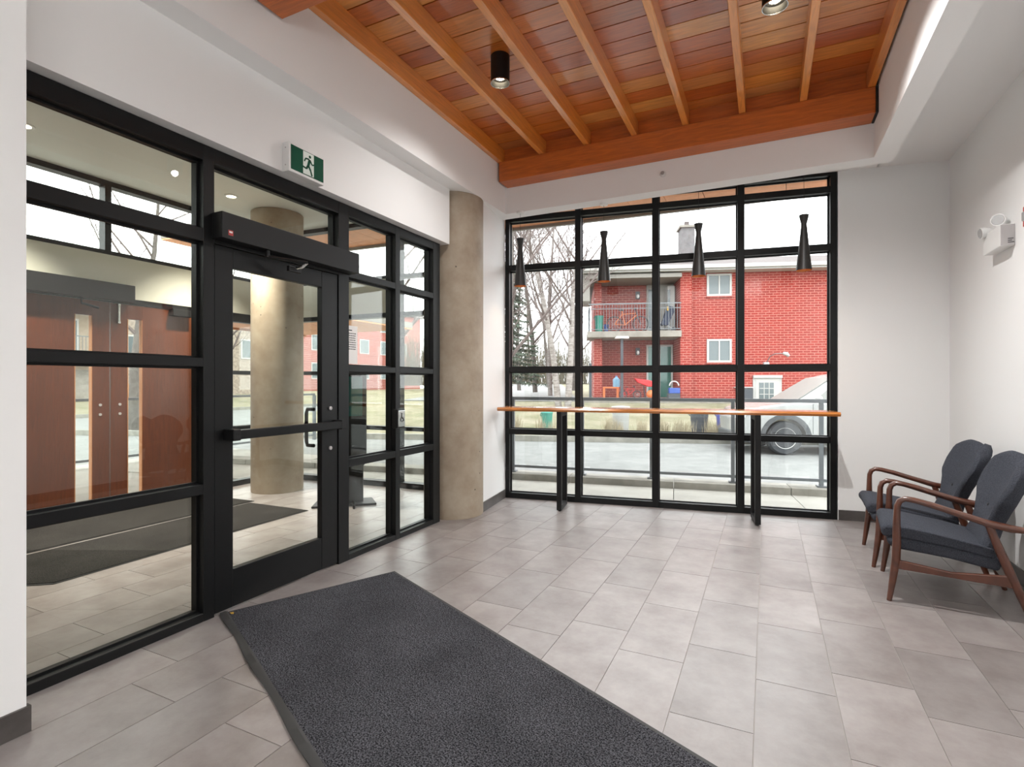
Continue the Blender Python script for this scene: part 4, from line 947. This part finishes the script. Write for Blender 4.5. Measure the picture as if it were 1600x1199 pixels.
# local x: rear positive, front axle at x=-.72, width 1.8 (y 0..1.8)
ft, rt, CW = -.72, 1.95, 1.8
def arch(cx, r, a0, a1, n=12): return [(cx + r * math.cos(a0 + (a1 - a0) * i / n), .34 + r * math.sin(a0 + (a1 - a0) * i / n)) for i in range(n + 1)]
low = [(-1.52, .30)] + [(x, max(z, .28)) for x, z in arch(ft, .42, math.pi * 1.04, -math.pi * .04)] + [(x, max(z, .28)) for x, z in arch(rt, .42, math.pi * 1.04, -math.pi * .04)] + [(2.75, .32)]
up = [(2.80, .75), (2.74, 1.05), (1.0, 1.06), (-.46, 1.07), (-.62, 1.06), (-1.18, .99), (-1.44, .90), (-1.56, .72)]
body = MB(); poly = low + up
body.extrude([(x, 0.0, z) for x, z in poly], (0, CW, 0)); ob('body', body, 'carpaint', cr, bevel=.035, seg=3, smooth=True, ang=50)
cab = [(-.50, 1.06), (.30, 1.58), (.75, 1.68), (2.0, 1.66), (2.62, 1.20), (2.68, 1.05)]
vs = [(x, .06 + .16 * max(0, (z - 1.05) / .63), z) for x, z in cab] + [(x, CW - .06 - .16 * max(0, (z - 1.05) / .63), z) for x, z in cab]; n = len(cab)
ob('cabin', MB().add(vs, [tuple(range(n - 1, -1, -1)), tuple(range(n, 2 * n))] + [(i, (i + 1) % n, n + (i + 1) % n, n + i) for i in range(n)]), 'carpaint', cr, bevel=.03, seg=3, smooth=True, ang=50)
def cglass(pts): return [(x, .06 + .16 * max(0, (z - 1.05) / .63) - .008, z) for x, z in pts]
ob('side_window', MB().extrude(cglass([(-.16, 1.10), (.36, 1.52), (.92, 1.60), (.92, 1.10)]), (0, .01, 0)), 'carglass', cr); ob('side_window', MB().extrude(cglass([(1.0, 1.10), (1.0, 1.60), (1.9, 1.58), (2.2, 1.14)]), (0, .01, 0)), 'carglass', cr)
ob('windscreen', MB().add([(-.47, .18, 1.105), (-.47, CW - .18, 1.105), (.27, CW - .28, 1.585), (.27, .28, 1.585), (-.46, .18, 1.09), (-.46, CW - .18, 1.09), (.28, CW - .28, 1.57), (.28, .28, 1.57)], [(0, 1, 2, 3), (7, 6, 5, 4), (0, 4, 5, 1), (1, 5, 6, 2), (2, 6, 7, 3), (3, 7, 4, 0)]), 'carglass', cr)
for wx in (ft, rt):
    ob('arch_trim', MB().add([(wx + r * math.cos(a), yy, .34 + r * math.sin(a)) for yy in (-.015, .03) for r in (.41, .50) for a in [math.pi * i / 16 for i in range(17)]],
        [(s_ * 34 + i, s_ * 34 + i + 1, s_ * 34 + 17 + i + 1, s_ * 34 + 17 + i) for s_ in (0, 1) for i in range(16)] + [(17 + i, 17 + i + 1, 51 + i + 1, 51 + i) for i in range(16)]), 'cladding', cr)
    for y0 in (.02, CW - .24):
        w = ob('wheel', MB().lathe([(.20, 0), (.31, -.005), (.345, .03), (.345, .19), (.31, .22), (.20, .22)], 32, (wx, y0, .346), 'y'), 'tyre', cr, smooth=True)
        ob('rim', MB().lathe([(.001, .012), (.05, .004), (.19, .010), (.215, -.006), (.215, .03)], 28, (wx, y0, .346), 'y', cap0=False, cap1=False), 'alloy', w, smooth=True)
        for k in range(5):
            a = k * 2 * math.pi / 5 + .3
            ob('rim_slot', MB().extrude([(wx + r * math.cos(a + d), y0 + .0025, .346 + r * math.sin(a + d)) for r, d in ((.08, -.25), (.175, -.24), (.175, .24), (.08, .25))], (0, .004, 0)), 'tyre', w)
ob('sill_cladding', MB().box(ft + .46, rt - .46, -.012, .02, .26, .42), 'cladding', cr); ob('bumper_cladding', MB().box(-1.585, -1.18, -.008, CW + .008, .26, .42), 'cladding', cr, bevel=.02)
ob('headlight', MB().extrude([(-1.50, -.012, .80), (-1.14, -.012, .90), (-1.12, -.012, .96), (-1.42, -.012, .90)], (0, .04, 0)), 'lens', cr); ob('door_gap', MB().box(-.20, -.192, -.004, .004, .44, 1.05), 'cladding', cr); ob('mirror', MB().ball((-.12, -.08, 1.16), .09, 12, 8, (.8, 1.0, .7)), 'carpaint', cr, smooth=True)

# ---------------------------------------------------------------- trees
def tree(name, label, loc, h, seed, mat, trunk_r, forks=1, lean=0, levels=4, spread=.55, group='bare trees along the streets', clear=.25, twmat='twig', kids=5, tip=.006):
    r = random.Random(seed); tr_ = MB(); brs = MB()
    root = thing(name, label, 'tree', loc, 0, group)
    def grow(p, d, l, rad, lev, mb):
        n = 4; pts = [p]; rs = [rad]; q = p.copy(); dd = d.copy()
        for i in range(n):
            dd = (dd + Vector((r.uniform(-1, 1), r.uniform(-1, 1), r.uniform(-.15, .55))) * (.12 if lev == 0 else .2)).normalized()
            q = q + dd * (l / n); pts.append(q.copy()); rs.append(max(rad * (1 - .72 * (i + 1) / n), tip * .6))
        mb.tube(pts, rs, 6 if lev == 0 else (4 if lev == 1 else 3), caps=False)
        if lev >= levels: return
        k = kids + (3 if lev == 0 else 0)
        for j in range(k):
            t = (clear if lev == 0 else .2) + (1 - (clear if lev == 0 else .2)) * (j + r.random()) / k
            i = min(n - 1, int(t * n)); f = t * n - i; b = pts[i].lerp(pts[i + 1], f); rb_ = rs[i] + (rs[i + 1] - rs[i]) * f
            base = (pts[i + 1] - pts[i]).normalized()
            side = Vector((r.uniform(-1, 1), r.uniform(-1, 1), r.uniform(-.1, .5))); side = (side - base * side.dot(base)).normalized()
            nd = (base * (1 - spread) + side * spread + Vector((0, 0, .12))).normalized()
            grow(b, nd, l * r.uniform(.42, .62) * (1 - .35 * t), rb_ * .5, lev + 1, brs)
    for k in range(forks):
        a = lean + k * 2.4; d = Vector((.12 * math.cos(a) * (forks > 1), .12 * math.sin(a) * (forks > 1), 1)).normalized()
        grow(Vector((.18 * math.cos(a) * (forks > 1), .18 * math.sin(a) * (forks > 1), -.05)), d, h, trunk_r, 0, tr_)
    ob('trunk', tr_, mat, root, smooth=True, ang=60); ob('branches', brs, twmat, root)
    return root
def spruce(label, loc, h, seed, w):
    r = random.Random(seed); root = thing('spruce_tree', label, 'tree', loc, 0)
    ob('trunk', MB().tube([(0, 0, -.05), (0, 0, h)], [.16, .02], 8), 'bark', root)
    nd = MB()
    z = .9
    while z < h - .1:
        R = w * (1 - z / h) ** .8 + .1; k = 9
        for j in range(k):
            a = r.uniform(0, 6.28); l = R * r.uniform(.75, 1.1); m = 7
            for i in range(1, m + 1):
                t = i / m; bx, by, bz = l * t * math.cos(a), l * t * math.sin(a), z - .28 * l * t + .10 * l * t * t
                for s in range(7):
                    aa = r.uniform(0, 6.28); ll = r.uniform(.10, .26); dx, dy, dz = ll * math.cos(aa), ll * math.sin(aa), r.uniform(-.16, .04)
                    wv = Vector((-dy, dx, 0)) * .16
                    nd.add([(bx - wv.x, by - wv.y, bz), (bx + wv.x, by + wv.y, bz), (bx + dx, by + dy, bz + dz), (bx, by, bz + .03)], [(0, 1, 2), (0, 2, 3), (1, 3, 2)])
        z += .20 + .02 * (h - z) * 0
    ob('foliage', nd, 'needle', root); return root
spruce('dark green spruce at the left edge of the big window', ST(-2.95, 23.0, .66), 6.2, 4, 1.7)
tree('birch_tree', 'pale twin-trunk birch on the lawn left of the brick house', ST(-.50, 18.6, .5), 7.6, 21, 'birch', .13, 2, .4, 4, .5, clear=.22, kids=6)
tree('birch_tree', 'slender pale birch behind the twin-trunk birch', ST(-1.25, 25, .72), 9.0, 8, 'birch', .12, 1, 0, 4, .5, clear=.3, kids=6)
labs = ['bare tree left of the brick house gable, far back', 'bare tree behind the spruce by the side road', 'thin bare tree at the end of the side road', 'bare tree against the sky right behind the birches', 'farthest bare tree beyond the brick house corner', 'small bare tree just right of the spruce']
for i, (u, v) in enumerate([(-.2, 34), (-3.6, 33), (-4.2, 47), (-2.1, 40), (.2, 46), (-2.2, 28)]):
    tree('bare_tree', labs[i], ST(u, v, .9), 9.5 + .5 * i, 40 + i, 'bark', .14, 1, 0, 4, .55, clear=.2, kids=6, tip=.010)
def scrub(label, u, v, w, h, seed):
    r = random.Random(seed); mb = MB()
    for i in range(2600):
        x = r.uniform(-w, w); y = r.uniform(-1, 1); l = h * r.uniform(.4, 1); tx, ty = x + r.uniform(-.5, .5), y + r.uniform(-.3, .3)
        mb.tube([(x, y, -.05), (tx, ty, l)], [.03, .008], 3, caps=False)
        for k in range(2):
            q = r.uniform(.3, .9); mb.tube([(x + (tx - x) * q, y + (ty - y) * q, l * q), (x + r.uniform(-.6, .6), ty + r.uniform(-.3, .3), l * q + r.uniform(.2, .8))], [.014, .005], 3, caps=False)
    tag(ob('scrub', mb, 'bush', None, ST(u, v, 1.1), (0, 0, SA)), label, 'bushes', None, 'stuff')
scrub('grey-brown bare woodland along the far end of the side road', -5, 56, 14, 6.0, 2)
# street trees seen through the vestibule panes
tree('bare_tree', 'bare grey tree seen through the upper pane right of the door', (-9.6, 12.4, -.1), 7.5, 61, 'bark', .16, 1, 0, 4, .55, clear=.28)
tree('bare_tree', 'bare many-stemmed tree seen through the pane next to the concrete column', (-5.9, 11.6, -.1), 7.0, 65, 'bark', .11, 2, 1.2, 4, .5, clear=.2)
tree('bare_tree', 'bare tree seen through clerestory above the wooden doors', (-17.5, 9.6, -.1), 7.8, 67, 'bark', .15, 1, 0, 4, .55, clear=.35)
tree('bare_tree', 'bare tree on the lawn before the tan building, left of the vestibule column', (-28.5, 20.5, .2), 9, 71, 'bark', .18, 1, 0, 4, .5, clear=.25)
tree('bare_tree', 'bare tree right of the vestibule column before the far brick house', (-27.5, 29.5, .2), 9, 73, 'bark', .18, 1, 0, 4, .5, clear=.25)

# ---------------------------------------------------------------- tan building seen through the wooden doors
tn = thing('apartment_building', 'tan apartment building with balconies seen through the narrow door lites', 'building', (-33.5, 15, .55), 0)
def tob(name, x0, x1, y0, y1, z0, z1, mat, parent=None): return ob(name, MB().box(x0, x1, y0, y1, z0, z1), mat, parent or tn)
tob('wall', -8, 0, -9, 2.2, -.3, 6.9, 'stucco'); tob('wall', -8, .12, 2.2, 13, -.3, 6.9, 'stone'); tob('roof', -8.5, .6, -9.4, 13.4, 6.9, 7.15, 'shingle')
for z in (2.15, 4.75):
    b = tob('balcony', 0, 1.5, -2.6, 1.9, z, z + .18, 'conc_light'); rb_ = tob('rail', 1.44, 1.48, -2.6, 1.9, z + 1.05, z + 1.1, 'railmetal', b)
    bl = MB()
    for i in range(30): bl.box(1.45, 1.47, -2.6 + .15 * i, -2.58 + .15 * i, z + .18, z + 1.05)
    ob('balusters', bl, 'railmetal', b)
    w = tob('window', 0, .05, -1.6, .6, z + .3, z + 2.1, 'whitewood'); tob('pane', .05, .06, -1.5, .5, z + .4, z + 2.0, 'winglass', w)
for y, z in ((3.0, 4.9), (4.6, 4.9), (3.0, 2.3), (3.6, .75), (5.2, .75), (8.0, 2.6), (10.4, 2.6), (8.0, 5.0), (10.4, 5.0)):
    w = tob('window', .12, .17, y - .1, y + 1.0, z - .1, z + 1.3, 'whitewood'); tob('pane', .17, .18, y, y + .9, z, z + 1.2, 'winglass', w)
st_ = MB()
for i in range(7): st_.box(.02 + .3 * i, .02 + .3 * (i + 1), -1.8, 1.0, -.5, 1.5 - .2 * i)
ob('steps', st_, 'conc_light', tn); ob('handrail', MB().tube([(.1, 1.0, 2.4), (2.2, 1.0, 1.0)], .03, 6), 'whitewood', tn)
tob('fence', 1.2, 1.26, 2.4, 6.4, -.3, .75, 'timber')
fb = thing('apartment_building', 'red-brown brick building far behind the vestibule column', 'building', (-40, 42, .55), 0)
ob('wall', MB().box(-8, 0, -6, 14, -.3, 9), 'brickdark', fb); ob('roof', MB().box(-8.4, .5, -6.4, 14.4, 9, 9.3), 'shingle', fb)
for k in range(5):
    for z in (1.2, 4.0, 6.6):
        w = ob('window', MB().box(0, .05, -4 + 3.4 * k, -2.5 + 3.4 * k, z, z + 1.6), 'whitewood', fb); ob('pane', MB().box(.05, .06, -3.9 + 3.4 * k, -2.6 + 3.4 * k, z + .1, z + 1.5), 'winglass', w)
